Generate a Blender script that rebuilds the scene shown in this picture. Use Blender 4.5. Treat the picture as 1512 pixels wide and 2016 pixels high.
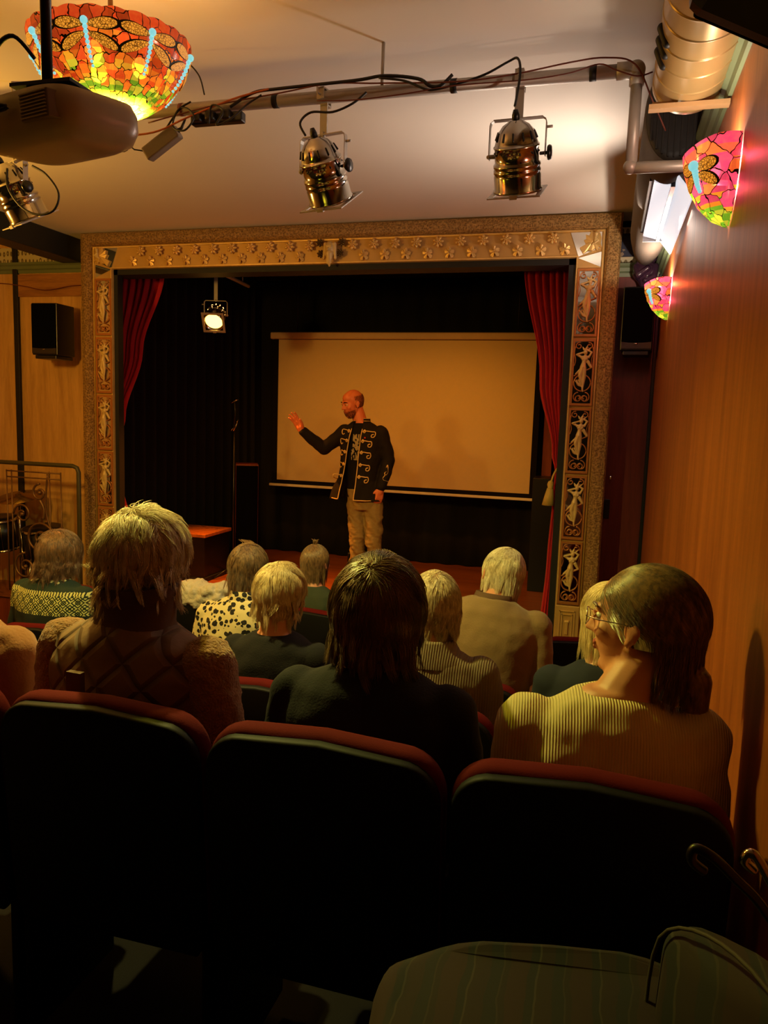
import bpy, bmesh, math, random
import numpy as np
from mathutils import Vector, Matrix, noise
from math import sin, cos, pi, radians, sqrt, atan2

for o in list(bpy.data.objects): bpy.data.objects.remove(o, do_unlink=True)
SC = bpy.context.scene
COL = SC.collection
R = radians
random.seed(7)
RNG = np.random.default_rng(11)

# ------------------------------------------------------------------ camera
def cam_axes(yaw, pitch, roll):
    f = Vector((-sin(yaw)*cos(pitch), cos(yaw)*cos(pitch), -sin(pitch)))
    r = Vector((cos(yaw), sin(yaw), 0)); u = r.cross(f)
    return f, cos(roll)*r + sin(roll)*u, -sin(roll)*r + cos(roll)*u
CF, CR, CU = cam_axes(R(15.85), R(7.11), R(1.88))
cd = bpy.data.cameras.new('camera'); cam = bpy.data.objects.new('camera', cd); COL.objects.link(cam)
cd.sensor_fit = 'VERTICAL'; cd.sensor_height = 36; cd.lens = 1497/2016*36; cd.clip_start = .02
cam.matrix_world = Matrix(((CR.x, CU.x, -CF.x, 0), (CR.y, CU.y, -CF.y, 0), (CR.z, CU.z, -CF.z, 2.38), (0, 0, 0, 1)))
SC.camera = cam

# ------------------------------------------------------------------ view, world
SC.view_settings.view_transform = 'Standard'
SC.view_settings.look = 'None'
SC.view_settings.exposure = 0.0
SC.view_settings.gamma = 1.0
SC.view_settings.use_curve_mapping = False
W = bpy.data.worlds.new('room_world'); SC.world = W; W.use_nodes = True
W.node_tree.nodes['Background'].inputs[0].default_value = (.02, .018, .016, 1)
W.node_tree.nodes['Background'].inputs[1].default_value = .05

# ------------------------------------------------------------------ light settings (lamps and added fills read these)
L_BOWL = dict(color=(1, .36, .035), power=22)
L_BOWL_BASE = dict(color=(1, .90, .42), power=650)
L_BOWL_DOWN = dict(color=(1, .86, .25), power=130)
L_SCONCE = dict(color=(1, .80, .62), power=7)
L_TUBE = dict(color=(1, .82, .68), power=15)
L_STAGE = dict(color=(1, .27, .02), power=420)
L_HOUSE = dict(color=(1, .38, .035), power=55)
L_SCREEN_FILL = dict(color=(1, .30, .014), power=76)
L_LEFT_FILL = dict(color=(1, .50, .07), power=100)

def light(name, kind, loc, color, power, radius=.02, target=None, spot=60, blend=.5, size=None):
    ld = bpy.data.lights.new(name, kind); ld.color = color; ld.energy = power
    if kind in ('POINT', 'SPOT'): ld.shadow_soft_size = radius
    if kind == 'SPOT': ld.spot_size = R(spot); ld.spot_blend = blend
    if kind == 'AREA':
        ld.shape = 'RECTANGLE'; ld.size, ld.size_y = size
    o = bpy.data.objects.new(name, ld); COL.objects.link(o); o.location = loc
    if target is not None:
        o.rotation_euler = (Vector(target) - Vector(loc)).to_track_quat('-Z', 'Y').to_euler()
    return o

# ------------------------------------------------------------------ materials
def lin(c):
    return tuple(((x/255)/12.92 if x/255 <= .04045 else (((x/255)+.055)/1.055)**2.4) for x in c)
class X:
    """tiny wrapper: math on sockets"""
    def __init__(s, nt, sock): s.nt, s.s = nt, sock
    def op(s, kind, other=None, third=None):
        n = s.nt.nodes.new('ShaderNodeMath'); n.operation = kind
        s.nt.links.new(s.s, n.inputs[0])
        for i, v in ((1, other), (2, third)):
            if v is None: continue
            if isinstance(v, X): s.nt.links.new(v.s, n.inputs[i])
            else: n.inputs[i].default_value = v
        return X(s.nt, n.outputs[0])
    def __add__(s, o): return s.op('ADD', o)
    def __sub__(s, o): return s.op('SUBTRACT', o)
    def __mul__(s, o): return s.op('MULTIPLY', o)
    def gt(s, o): return s.op('GREATER_THAN', o)
    def lt(s, o): return s.op('LESS_THAN', o)
    def fr(s): return s.op('FRACT')
    def ab(s): return s.op('ABSOLUTE')
    def mx(s, o): return s.op('MAXIMUM', o)
    def mn(s, o): return s.op('MINIMUM', o)
class Mat:
    def __init__(s, name, rough=.6, metal=0., spec=.5):
        s.m = bpy.data.materials.new(name); s.m.use_nodes = True
        s.nt = s.m.node_tree; s.b = s.nt.nodes['Principled BSDF']
        s.b.inputs['Roughness'].default_value = rough; s.b.inputs['Metallic'].default_value = metal
        s.b.inputs['Specular IOR Level'].default_value = spec
        s.out = s.nt.nodes['Material Output']
    def node(s, t, **k):
        n = s.nt.nodes.new(t)
        for a, v in k.items(): setattr(n, a, v)
        return n
    def link(s, a, b): s.nt.links.new(a.s if isinstance(a, X) else a, b)
    def co(s, kind='Object', scale=(1, 1, 1), rot=(0, 0, 0)):
        t = s.node('ShaderNodeTexCoord'); m = s.node('ShaderNodeMapping')
        m.inputs['Scale'].default_value = scale; m.inputs['Rotation'].default_value = rot
        s.link(t.outputs[kind], m.inputs[0]); return m.outputs[0]
    def xyz(s, vec):
        n = s.node('ShaderNodeSeparateXYZ'); s.link(vec, n.inputs[0]); return [X(s.nt, q) for q in n.outputs]
    def noise(s, vec, scale=5, detail=3, rough=.5, dist=0):
        n = s.node('ShaderNodeTexNoise'); n.inputs['Scale'].default_value = scale; n.inputs['Detail'].default_value = detail
        n.inputs['Roughness'].default_value = rough; n.inputs['Distortion'].default_value = dist
        s.link(vec, n.inputs['Vector']); return X(s.nt, n.outputs[0]), n.outputs[1]
    def wave(s, vec, scale=5, dist=0, direction='X', dscale=1, detail=2):
        n = s.node('ShaderNodeTexWave', bands_direction=direction); n.inputs['Scale'].default_value = scale
        n.inputs['Distortion'].default_value = dist; n.inputs['Detail Scale'].default_value = dscale; n.inputs['Detail'].default_value = detail
        s.link(vec, n.inputs['Vector']); return X(s.nt, n.outputs[1])
    def vor(s, vec, scale=5, feature='F1', rand=1., dims='3D'):
        n = s.node('ShaderNodeTexVoronoi', feature=feature, voronoi_dimensions=dims)
        n.inputs['Scale'].default_value = scale
        n.inputs['Randomness'].default_value = rand
        s.link(vec, n.inputs['Vector']); return n
    def mix(s, fac, a, b):
        n = s.node('ShaderNodeMix', data_type='RGBA')
        if isinstance(fac, (int, float)): n.inputs[0].default_value = fac
        else: s.link(fac, n.inputs[0])
        for i, v in ((6, a), (7, b)):
            if isinstance(v, tuple): n.inputs[i].default_value = (*v[:3], 1)
            else: s.link(v, n.inputs[i])
        return n.outputs[2]
    def ramp(s, fac, stops, const=False):
        n = s.node('ShaderNodeValToRGB'); s.link(fac, n.inputs[0]); cr = n.color_ramp
        if const: cr.interpolation = 'CONSTANT'
        while len(cr.elements) < len(stops): cr.elements.new(.5)
        for e, (p, c) in zip(cr.elements, stops): e.position = p; e.color = (*c[:3], 1)
        return n.outputs[0]
    def color(s, c):
        if isinstance(c, tuple): s.b.inputs['Base Color'].default_value = (*c[:3], 1)
        else: s.link(c, s.b.inputs['Base Color'])
    def bump(s, h, strength=.3, dist=.01):
        n = s.node('ShaderNodeBump'); n.inputs['Strength'].default_value = strength; n.inputs['Distance'].default_value = dist
        s.link(h, n.inputs['Height']); s.link(n.outputs[0], s.b.inputs['Normal'])
def simple(name, c, rough=.6, metal=0., var=.12, vscale=9, bump=0., bscale=60, spec=.5, sheen=0, bdist=.005):
    m = Mat(name, rough, metal, spec); c = lin(c); v = m.co()
    n, _ = m.noise(v, vscale, 3)
    m.color(m.mix(n, tuple(x*(1-var) for x in c), tuple(min(1, x*(1+var)) for x in c)))
    if bump:
        b, _ = m.noise(v, bscale, 3); m.bump(b, bump, bdist)
    if sheen:
        m.b.inputs['Sheen Weight'].default_value = sheen; m.b.inputs['Sheen Roughness'].default_value = .4
    return m.m
def wood(name, dark, light_, rough=.45, scale=1., vertical=True, knots=False):
    m = Mat(name, rough); sc = (6*scale, 6*scale, .5*scale) if vertical else (.5*scale, 6*scale, 6*scale)
    v = m.co(scale=sc)
    n1, _ = m.noise(v, 2.2, 6, .6, .6); n2, _ = m.noise(m.co(scale=tuple(x*6 for x in sc)), 4, 4)
    f = n1*.75 + n2*.25
    col = m.ramp(f, [(.32, lin(dark)), (.62, lin(light_))])
    if knots:
        k = m.vor(m.co(scale=(1, 1, .35)), 1.3); kk = X(m.nt, k.outputs['Distance']).lt(.045)
        col = m.mix(kk*.7, col, lin((40, 20, 8)))
    m.color(col); m.bump(f, .12, .004); return m.m
def lamp_glass(name, stops, ku, kv, lead=.035, emit=.25, seed=0., clear=.25, wob=.7):
    """leaded coloured glass; u round the lamp, v up the lamp, from the UV map"""
    m = Mat(name, .2)
    t = m.node('ShaderNodeTexCoord'); mp = m.node('ShaderNodeMapping')
    mp.inputs['Scale'].default_value = (ku, kv, 1); mp.inputs['Location'].default_value = (seed, seed*.7, 0)
    nd = m.node('ShaderNodeTexNoise'); nd.inputs['Scale'].default_value = 1.6; nd.inputs['Detail'].default_value = 1
    m.link(t.outputs['UV'], mp.inputs[0]); m.link(mp.outputs[0], nd.inputs['Vector'])
    va = m.node('ShaderNodeVectorMath', operation='MULTIPLY_ADD'); m.link(nd.outputs[1], va.inputs[0]); va.inputs[1].default_value = (wob, wob, 0); m.link(mp.outputs[0], va.inputs[2])
    e = m.vor(va.outputs[0], 1, 'DISTANCE_TO_EDGE', .75, '2D'); c = m.vor(va.outputs[0], 1, 'F1', .75, '2D')
    u, vv, _ = m.xyz(t.outputs['UV']); sep = m.node('ShaderNodeSeparateColor'); m.link(c.outputs['Color'], sep.inputs[0])
    r1 = X(m.nt, sep.outputs[0]); r2 = X(m.nt, sep.outputs[1])
    col = m.ramp(vv*.75 + r1*.34 - .05, stops, True)
    n, _ = m.noise(m.co(), 45, 3, .6, 1.2)
    col2 = m.mix(n*.6, col, m.mix(.4, col, (1, .55, .08)))
    hsv = m.node('ShaderNodeHueSaturation'); m.link(col2, hsv.inputs['Color']); m.link(r2*.8 + .55, hsv.inputs['Value'])
    edge = X(m.nt, e.outputs['Distance']).lt(lead)
    dk = m.mix(.88, hsv.outputs[0], (0, 0, 0)); t1 = m.node('ShaderNodeBsdfTranslucent'); m.link(dk, t1.inputs[0])
    t2 = m.node('ShaderNodeBsdfTransparent'); m.link(hsv.outputs[0], t2.inputs[0])
    tr = m.node('ShaderNodeMixShader'); tr.inputs[0].default_value = clear; m.link(t1.outputs[0], tr.inputs[1]); m.link(t2.outputs[0], tr.inputs[2])
    em = m.node('ShaderNodeEmission'); m.link(hsv.outputs[0], em.inputs[0]); em.inputs[1].default_value = emit
    ad = m.node('ShaderNodeAddShader'); m.link(tr.outputs[0], ad.inputs[0]); m.link(em.outputs[0], ad.inputs[1])
    gl = m.node('ShaderNodeBsdfGlossy'); gl.inputs['Roughness'].default_value = .15
    mx = m.node('ShaderNodeMixShader'); mx.inputs[0].default_value = .06
    m.link(ad.outputs[0], mx.inputs[1]); m.link(gl.outputs[0], mx.inputs[2])
    m.color((.01, .01, .01)); m.b.inputs['Roughness'].default_value = .5
    m2 = m.node('ShaderNodeMixShader'); m.link(edge, m2.inputs[0]); m.link(mx.outputs[0], m2.inputs[1]); m.link(m.b.outputs[0], m2.inputs[2])
    m.link(m2.outputs[0], m.out.inputs[0]); return m.m
def emis(name, c, strength, base=(.5, .5, .5), pattern=False):
    m = Mat(name, .5); m.color(base)
    if pattern:
        e = m.vor(m.co(), 140, 'DISTANCE_TO_EDGE'); k = X(m.nt, e.outputs['Distance']).gt(.1)
        m.link(m.mix(k, tuple(x*.12 for x in c), c), m.b.inputs['Emission Color'])
    else: m.b.inputs['Emission Color'].default_value = (*c, 1)
    m.b.inputs['Emission Strength'].default_value = strength; return m.m

MT = {}
MT['ceil'] = simple('ceiling_paint', (226, 218, 206), .9, var=.03, vscale=2, bump=.05, bscale=30)
MT['panel'] = wood('wall_panel_wood', (118, 56, 20), (162, 88, 36), .42, knots=True)
MT['panel_left'] = wood('left_panel_wood', (188, 140, 76), (226, 178, 108), .45, knots=True)
MT['panel_red'] = wood('red_brown_panel_wood', (82, 28, 20), (120, 46, 32), .45)
MT['plank'] = wood('grained_plank', (130, 80, 34), (186, 128, 66), .5, scale=1.6, vertical=False)
MT['green'] = simple('grey_green_paint', (112, 126, 92), .5)
MT['dkgreen'] = simple('dark_green_paint', (22, 26, 18), .5)
MT['batten'] = simple('black_green_batten', (12, 16, 10), .5)
MT['black'] = simple('black_paint', (11, 11, 11), .65)
MT['drape'] = simple('black_drape', (13, 13, 12), .95, bump=.1, bscale=200)
MT['blackplastic'] = simple('black_plastic', (12, 12, 13), .35)
MT['grille'] = simple('speaker_grille', (8, 8, 9), .95, spec=.03)
MT['stage'] = wood('stage_boards', (116, 58, 26), (160, 88, 44), .38, scale=.8, vertical=False)
MT['floor'] = simple('dark_carpet', (11, 7, 7), .95, bump=.3, bscale=300)
MT['gold'] = simple('gold_leaf_paint', (226, 186, 112), .36, .35, var=.25, vscale=14, bump=.15, bscale=70)
MT['goldpanel'] = simple('gold_wood_panel', (200, 160, 94), .45, .25, var=.2, vscale=5)
def _mould():
    m = Mat('embossed_gold_moulding', .38, .5); v = m.co(); c1 = lin((112, 80, 40)); c2 = lin((206, 166, 104))
    d = m.vor(v, 75); a = X(m.nt, d.outputs['Distance']); n, _ = m.noise(v, 85, 4, .6, 2.5)
    f = a*.5 + n*.7
    m.color(m.ramp(f, [(.35, c1), (.75, c2)])); m.bump(f, 1., .012); return m.m
MT['mould'] = _mould()
MT['goldlight'] = simple('pale_gold_figure', (214, 184, 120), .45, .1, var=.15)
MT['rosegold'] = simple('copper_gold_fretwork', (186, 120, 62), .4, .45, var=.15)
MT['mirror'] = simple('mirror_glass', (225, 225, 220), .04, 1., var=.02)
MT['steel'] = simple('galvanised_pipe', (176, 168, 156), .45, .3, var=.15, vscale=20)
MT['chrome'] = simple('polished_chrome', (190, 184, 172), .13, 1., var=.05)
MT['tape'] = simple('black_tape', (10, 10, 10), .6)
MT['cable'] = simple('black_cable', (14, 12, 12), .5)
MT['cable_red'] = simple('red_brown_cable', (110, 50, 34), .5)
MT['cable_orange'] = simple('orange_cable', (190, 100, 44), .5)
MT['projector'] = simple('beige_plastic_casing', (176, 160, 130), .3)
MT['vent'] = simple('vent_slats', (120, 104, 76), .5)
MT['duct'] = simple('tan_duct_metal', (178, 150, 98), .32, .35, var=.06)
MT['ductdark'] = simple('dark_duct_wrap', (46, 44, 42), .55, var=.1)
MT['woodstrip'] = simple('raw_wood_strip', (176, 140, 96), .6)
MT['velvet'] = simple('red_velvet', (86, 9, 9), .9, bump=.15, bscale=300, spec=.15)
MT['curtain'] = simple('crimson_curtain', (196, 28, 38), .85, bump=.1, bscale=200, sheen=.3)
MT['seatshell'] = simple('black_seat_shell', (7, 7, 8), .6, spec=.2)
MT['tassel'] = simple('gold_tassel_thread', (226, 190, 100), .7, bump=.4, bscale=200)
MT['screen'] = simple('projection_screen_fabric', (206, 190, 160), .95, var=.015)
MT['screenwhite'] = simple('white_screen_casing', (196, 172, 150), .5)
MT['skin'] = simple('skin', (206, 142, 108), .5, var=.08, vscale=20, bump=.05, bscale=200)
MT['skin_ruddy'] = simple('ruddy_skin', (208, 118, 84), .5, var=.1, vscale=20, bump=.05, bscale=200)
MT['eyewhite'] = simple('eye_white', (226, 220, 210), .25)
MT['iris'] = simple('dark_iris', (40, 30, 22), .2)
MT['lips'] = simple('lips', (160, 78, 64), .45)
MT['statue'] = simple('dark_glazed_plum', (58, 36, 54), .14, var=.2, bump=.2, bscale=40)
MT['iron'] = simple('bronze_wrought_iron', (128, 92, 54), .42, .6)
MT['olive'] = simple('olive_painted_rail', (70, 64, 36), .5)
MT['jeans'] = simple('faded_denim', (132, 114, 74), .85, var=.2, vscale=14, bump=.35, bscale=30, bdist=.01)
MT['jacket'] = simple('black_wool', (22, 17, 15), .85, bump=.1, bscale=300, spec=.25)
MT['braid'] = simple('silver_gold_braid', (214, 184, 128), .5, .2, bump=.3, bscale=300)
MT['tee'] = simple('black_cotton', (14, 13, 13), .9, spec=.2)
MT['print'] = simple('grey_print', (150, 140, 120), .8, var=.5, vscale=60)
MT['shoe'] = simple('black_shoe', (16, 14, 13), .4)
MT['trouser'] = simple('dark_trousers', (22, 22, 26), .9)
MT['badge'] = simple('red_badge', (190, 30, 24), .4)
MT['paperwhite'] = simple('white_enamel', (222, 222, 226), .4, var=.02)
MT['brown'] = wood('red_brown_cabinet_wood', (96, 36, 12), (140, 60, 24), .45)
MT['brass'] = simple('brass', (180, 140, 60), .3, .9)
MT['leather'] = simple('brown_leather', (96, 52, 40), .35, bump=.2, bscale=90)
MT['cymbal'] = simple('bronze_cymbal', (150, 120, 60), .25, .95)

# ------------------------------------------------------------------ mesh builder
ORG = {}
class MB:
    def __init__(s): s.v = []; s.f = []; s.uv = None; s.sm = []
    def add(s, vs, fs, smooth=True):
        o = len(s.v); s.v += [tuple(p) for p in vs]; s.f += [tuple(i+o for i in f) for f in fs]; s.sm += [smooth]*len(fs); return s
    def box(s, a, b, bev=0., M=None):
        (x0, y0, z0), (x1, y1, z1) = [[min(a[i], b[i]) for i in range(3)], [max(a[i], b[i]) for i in range(3)]]
        e = min(bev, (x1-x0)/2.01, (y1-y0)/2.01, (z1-z0)/2.01)
        if e <= 0:
            vs = [(x, y, z) for x in (x0, x1) for y in (y0, y1) for z in (z0, z1)]
            fs = [(0, 1, 3, 2), (4, 6, 7, 5), (0, 4, 5, 1), (2, 3, 7, 6), (0, 2, 6, 4), (1, 5, 7, 3)]
        else:
            bm = bmesh.new(); bmesh.ops.create_cube(bm, size=1)
            for v in bm.verts: v.co = Vector(((x0+x1)/2+v.co.x*(x1-x0), (y0+y1)/2+v.co.y*(y1-y0), (z0+z1)/2+v.co.z*(z1-z0)))
            bmesh.ops.bevel(bm, geom=list(bm.edges), offset=e, segments=2, affect='EDGES', profile=.5)
            vs = [tuple(v.co) for v in bm.verts]; fs = [tuple(v.index for v in f.verts) for f in bm.faces]; bm.free()
        if M is not None: vs = [M @ Vector(p) for p in vs]
        return s.add(vs, fs, False)
    def loft(s, rings, closed=True, caps=True, smooth=True):
        n = len(rings[0]); vs = [p for r in rings for p in r]; fs = []
        for i in range(len(rings)-1):
            for j in range(n if closed else n-1):
                k = (j+1) % n; fs.append((i*n+j, i*n+k, (i+1)*n+k, (i+1)*n+j))
        if caps and closed:
            fs.append(tuple(range(n))[::-1]); fs.append(tuple((len(rings)-1)*n+j for j in range(n)))
        return s.add(vs, fs, smooth)
    def tube(s, pts, r, n=8, smooth_path=0, closed=False, flat=1.):
        P = [Vector(p) for p in pts]; rr = r if isinstance(r, (list, tuple)) else [r]*len(P)
        if smooth_path:
            Q = []; q = []
            for i in range(len(P)-1):
                p0, p1, p2, p3 = P[max(i-1, 0)], P[i], P[i+1], P[min(i+2, len(P)-1)]
                for k in range(smooth_path):
                    t = k/smooth_path
                    Q.append(.5*((2*p1)+(p2-p0)*t+(2*p0-5*p1+4*p2-p3)*t*t+(3*p1-p0-3*p2+p3)*t**3)); q.append(rr[i]+(rr[i+1]-rr[i])*t)
            Q.append(P[-1]); q.append(rr[-1]); P, rr = Q, q
        rings = []; up = None; N = len(P)
        for i in range(N):
            if closed: t = (P[(i+1) % N]-P[i-1])
            else: t = (P[min(i+1, N-1)]-P[max(i-1, 0)])
            if t.length < 1e-9: t = Vector((0, 0, 1))
            t.normalize()
            if up is None: up = Vector((0, 0, 1)) if abs(t.z) < .9 else Vector((0, 1, 0))
            a = up - t*up.dot(t)
            if a.length < 1e-6: a = t.orthogonal()
            a.normalize(); up = a; b = t.cross(a)
            rings.append([P[i]+(a*cos(2*pi*j/n)*flat+b*sin(2*pi*j/n))*rr[i] for j in range(n)])
        if closed:
            rings.append(rings[0]); return s.loft(rings, caps=False)
        return s.loft(rings)
    def lathe(s, prof, n=32, c=(0, 0, 0), M=None, a0=0, a1=2*pi, caps=True, ax='z'):
        full = abs(a1-a0-2*pi) < 1e-6; m = n if full else n+1; rings = []
        for r, z in prof:
            ring = []
            for j in range(m):
                a = a0+(a1-a0)*j/n; p = Vector((r*cos(a), r*sin(a), z))
                if M is not None: p = M @ p
                ring.append(p+Vector(c))
            rings.append(ring)
        return s.loft(rings, closed=full, caps=caps and full)
    def ball(s, c, r, n=12, M=None):
        r = (r, r, r) if isinstance(r, (int, float)) else r; rings = []
        for i in range(n+1):
            t = -pi/2+pi*i/n; t = max(-pi/2+.02, min(pi/2-.02, t)); ring = []
            for j in range(n*2 if n < 10 else 20):
                a = 2*pi*j/(n*2 if n < 10 else 20); p = Vector((cos(t)*cos(a)*r[0], cos(t)*sin(a)*r[1], sin(t)*r[2]))
                if M is not None: p = M @ p
                ring.append(p+Vector(c))
            rings.append(ring)
        return s.loft(rings)
    def capsule(s, p, q, r1, r2, n=14):
        p, q = Vector(p), Vector(q); d = (q-p); L = d.length; d = d.normalized() if L > 1e-6 else Vector((0, 0, 1)); a = d.orthogonal().normalized(); b = d.cross(a); rings = []
        for k in range(5): t = -pi/2+pi/2*k/4; t = max(t, -pi/2+.05); rings.append((p+d*sin(t)*r1, cos(t)*r1))
        for k in range(5): t = pi/2*k/4; t = min(t, pi/2-.05); rings.append((q+d*sin(t)*r2, cos(t)*r2))
        return s.loft([[c+(a*cos(2*pi*j/n)+b*sin(2*pi*j/n))*r for j in range(n)] for c, r in rings])
    def prism(s, poly, thick, M, smooth=False):
        """poly in local XZ, thickness along local +Y"""
        n = len(poly); vs = [M @ Vector((x, 0, z)) for x, z in poly]+[M @ Vector((x, thick, z)) for x, z in poly]
        fs = [tuple(range(n)), tuple(range(2*n-1, n-1, -1))]+[(i, i+n, (i+1) % n+n, (i+1) % n) for i in range(n)]
        return s.add(vs, fs, smooth)
    def quad(s, *p): return s.add(p, [tuple(range(len(p)))], False)
    def build(s, name, mat, parent=None, bevel=0., solid=0., subd=0):
        me = bpy.data.meshes.new(name); vs = s.v; org = None
        if parent is not None:
            p = parent
            while p.parent is not None: p = p.parent
            org = ORG.get(p.name)
        elif name not in LOCALONLY:
            a = np.array(vs); lo, hi = a.min(0), a.max(0); org = Vector(((lo[0]+hi[0])/2, (lo[1]+hi[1])/2, lo[2]))
        if org is not None: vs = [(p[0]-org[0], p[1]-org[1], p[2]-org[2]) for p in vs]
        me.from_pydata(vs, [], s.f); me.polygons.foreach_set('use_smooth', s.sm); me.materials.append(mat)
        if s.uv is not None:
            ul = me.uv_layers.new(name='UVMap')
            li = np.zeros(len(me.loops), int); me.loops.foreach_get('vertex_index', li)
            ul.data.foreach_set('uv', np.array(s.uv)[li].astype(np.float32).ravel())
        bm = bmesh.new(); bm.from_mesh(me); bmesh.ops.recalc_face_normals(bm, faces=bm.faces); bm.to_mesh(me); bm.free()
        me.update()
        o = bpy.data.objects.new(name, me); COL.objects.link(o)
        if parent is not None: o.parent = parent
        elif org is not None: o.location = org
        if bevel:
            b = o.modifiers.new('bevel', 'BEVEL'); b.width = bevel; b.segments = 2; b.limit_method = 'ANGLE'
        if solid:
            b = o.modifiers.new('solid', 'SOLIDIFY'); b.thickness = solid; b.offset = 0
        if subd:
            b = o.modifiers.new('sub', 'SUBSURF'); b.levels = subd; b.render_levels = subd
        return o
LOCALONLY = set()
def tag(o, label, cat, group=None, kind=None):
    if label: o['label'] = label
    if cat: o['category'] = cat
    if group: o['group'] = group
    if kind: o['kind'] = kind
    return o
def struct(name, mb, m, **k):
    o = mb.build(name, m, **k); o['kind'] = 'structure'; return o
def thing(name, label, cat, loc=(0, 0, 0), rz=0, group=None, world=False):
    o = bpy.data.objects.new(name, None); COL.objects.link(o); o.empty_display_size = .1
    o.location = loc; o.rotation_euler = (0, 0, rz); tag(o, label, cat, group)
    if world: ORG[o.name] = Vector(loc)
    return o
def dup(root, loc=None, rz=None, label=None):
    def cp(o, par):
        c = o.copy(); COL.objects.link(c)
        if par: c.parent = par
        for ch in [q for q in bpy.data.objects if q.parent == o]: cp(ch, c)
        return c
    c = cp(root, None)
    if loc is not None: c.location = loc
    if rz is not None: c.rotation_euler[2] = rz
    if label: c['label'] = label
    return c
def blob(mb, name, mat, parent, voxel=.007, smooth=4, fac=.6, disp=None):
    """fuse overlapping closed shapes into one continuous surface"""
    me = bpy.data.meshes.new(name); me.from_pydata(mb.v, [], mb.f)
    bm = bmesh.new(); bm.from_mesh(me); bmesh.ops.recalc_face_normals(bm, faces=bm.faces); bm.to_mesh(me); bm.free()
    t = bpy.data.objects.new('tmp', me); COL.objects.link(t)
    r = t.modifiers.new('r', 'REMESH'); r.mode = 'VOXEL'; r.voxel_size = voxel
    if smooth:
        q = t.modifiers.new('s', 'SMOOTH'); q.factor = fac; q.iterations = smooth
    dg = bpy.context.evaluated_depsgraph_get(); m2 = bpy.data.meshes.new_from_object(t.evaluated_get(dg))
    bpy.data.objects.remove(t, do_unlink=True); bpy.data.meshes.remove(me)
    m2.name = name; m2.materials.clear(); m2.materials.append(mat)
    if disp is not None:
        n = len(m2.vertices); co = np.zeros(n*3); m2.vertices.foreach_get('co', co); co = co.reshape(-1, 3)
        no = np.zeros(n*3); m2.vertices.foreach_get('normal', no); no = no.reshape(-1, 3)
        m2.vertices.foreach_set('co', disp(co, no).ravel())
    m2.polygons.foreach_set('use_smooth', np.ones(len(m2.polygons), bool)); m2.update()
    o = bpy.data.objects.new(name, m2); COL.objects.link(o); o.parent = parent
    return o
def tmat(loc=(0, 0, 0), rot=(0, 0, 0)):
    from mathutils import Euler
    return Matrix.Translation(Vector(loc)) @ Euler(rot).to_matrix().to_4x4()
def cable(name, pts, r, mat, label, cat='cable', group=None):
    o = MB().tube(pts, r, 6, smooth_path=6).build(name, mat); return tag(o, label, cat, group)
# ================================================================== SETTING
CZ = 3.79; SZ = .75; YW = 5.75; XW = .315
struct('ceiling', MB().box((-6.2, -2.5, CZ), (XW+.1, YW+.1, CZ+.12)), MT['ceil'])
struct('wall_right', MB().box((XW, -2.5, -.1), (XW+.1, YW+.1, CZ)), MT['panel'])
struct('wall_front_left', MB().box((-6.2, YW, -.1), (-4.19, YW+.1, CZ)), MT['panel_left'])
struct('wall_front_right', MB().box((-.1, YW, -.1), (XW, YW+.1, CZ)), MT['panel_red'])
struct('wall_left', MB().box((-6.3, -2.5, -.1), (-6.2, YW+.1, CZ)), MT['panel_left'])
struct('wall_back', MB().box((-6.2, -2.6, -.1), (XW+.1, -2.5, CZ)), MT['black'])
fl = MB().box((-6.2, -2.5, -.1), (XW, 5.4, .40)).box((-6.2, -2.5, .4), (XW, 2.62, .57)).box((-6.2, -2.5, .57), (XW, 1.86, .80)).box((-6.2, -2.5, .80), (XW, 1.16, 1.02))
struct('floor', fl, MT['floor'])
struct('wall_stage_front', MB().box((-6.2, 5.38, .3), (XW, 5.46, SZ-.03)), MT['brown'])
struct('floor_stage', MB().box((-6.2, 5.36, SZ-.04), (XW, 8.5, SZ)), MT['stage'])
struct('wall_stage_back', MB().box((-4.7, 8.42, .6), (.1, 8.5, 4.0)), MT['black'])
struct('wall_stage_right', MB().box((-.02, YW+.1, .6), (.06, 8.5, 4.0)), MT['black'])
struct('wall_stage_left', MB().box((-4.75, YW+.1, .6), (-4.66, 8.5, 4.0)), MT['black'])
struct('ceiling_stage', MB().box((-4.75, YW, 3.9), (.1, 8.5, 4.0)), MT['black'])
struct('wall_stage_header', MB().box((-4.3, YW, 3.6), (.1, YW+.1, 4.0)), MT['black'])
# cornice shelf and frieze
def cornice(name, a, b, nrm):
    """stepped green shelf running from a to b, projecting along nrm"""
    prof = [(.0, -.07), (.012, -.07), (.016, -.045), (.03, -.035), (.034, -.012), (.05, 0), (.05, .018), (0, .018)]
    rings = [[Vector(p)+Vector(nrm)*x+Vector((0, 0, z)) for x, z in prof] for p in (a, b)]
    return MB().loft(rings, smooth=False)
struct('trim_1', cornice('c', (XW, -1.5, 3.48), (XW, YW, 3.48), (-1, 0, 0)), MT['green'])
struct('trim_2', cornice('c', (-.03, YW, 3.48), (XW, YW, 3.48), (0, -1, 0)), MT['green'])
struct('trim_3', cornice('c', (-6.2, YW, 3.60), (-4.2, YW, 3.60), (0, -1, 0)), MT['green'])
def _frieze():
    m = Mat('floral_frieze_paper', .7); v = m.co(); x, y, z = m.xyz(v)
    d = m.vor(v, 17, rand=.8); n, _ = m.noise(v, 24, 3, .6, 1.5)
    leaf = (X(m.nt, d.outputs['Distance']) + n*.5).lt(.52)
    c = m.mix(leaf, lin((54, 58, 76)), m.mix(n, lin((120, 128, 112)), lin((176, 140, 110))))
    m.color(c); return m.m
MT['frieze'] = _frieze()
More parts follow.
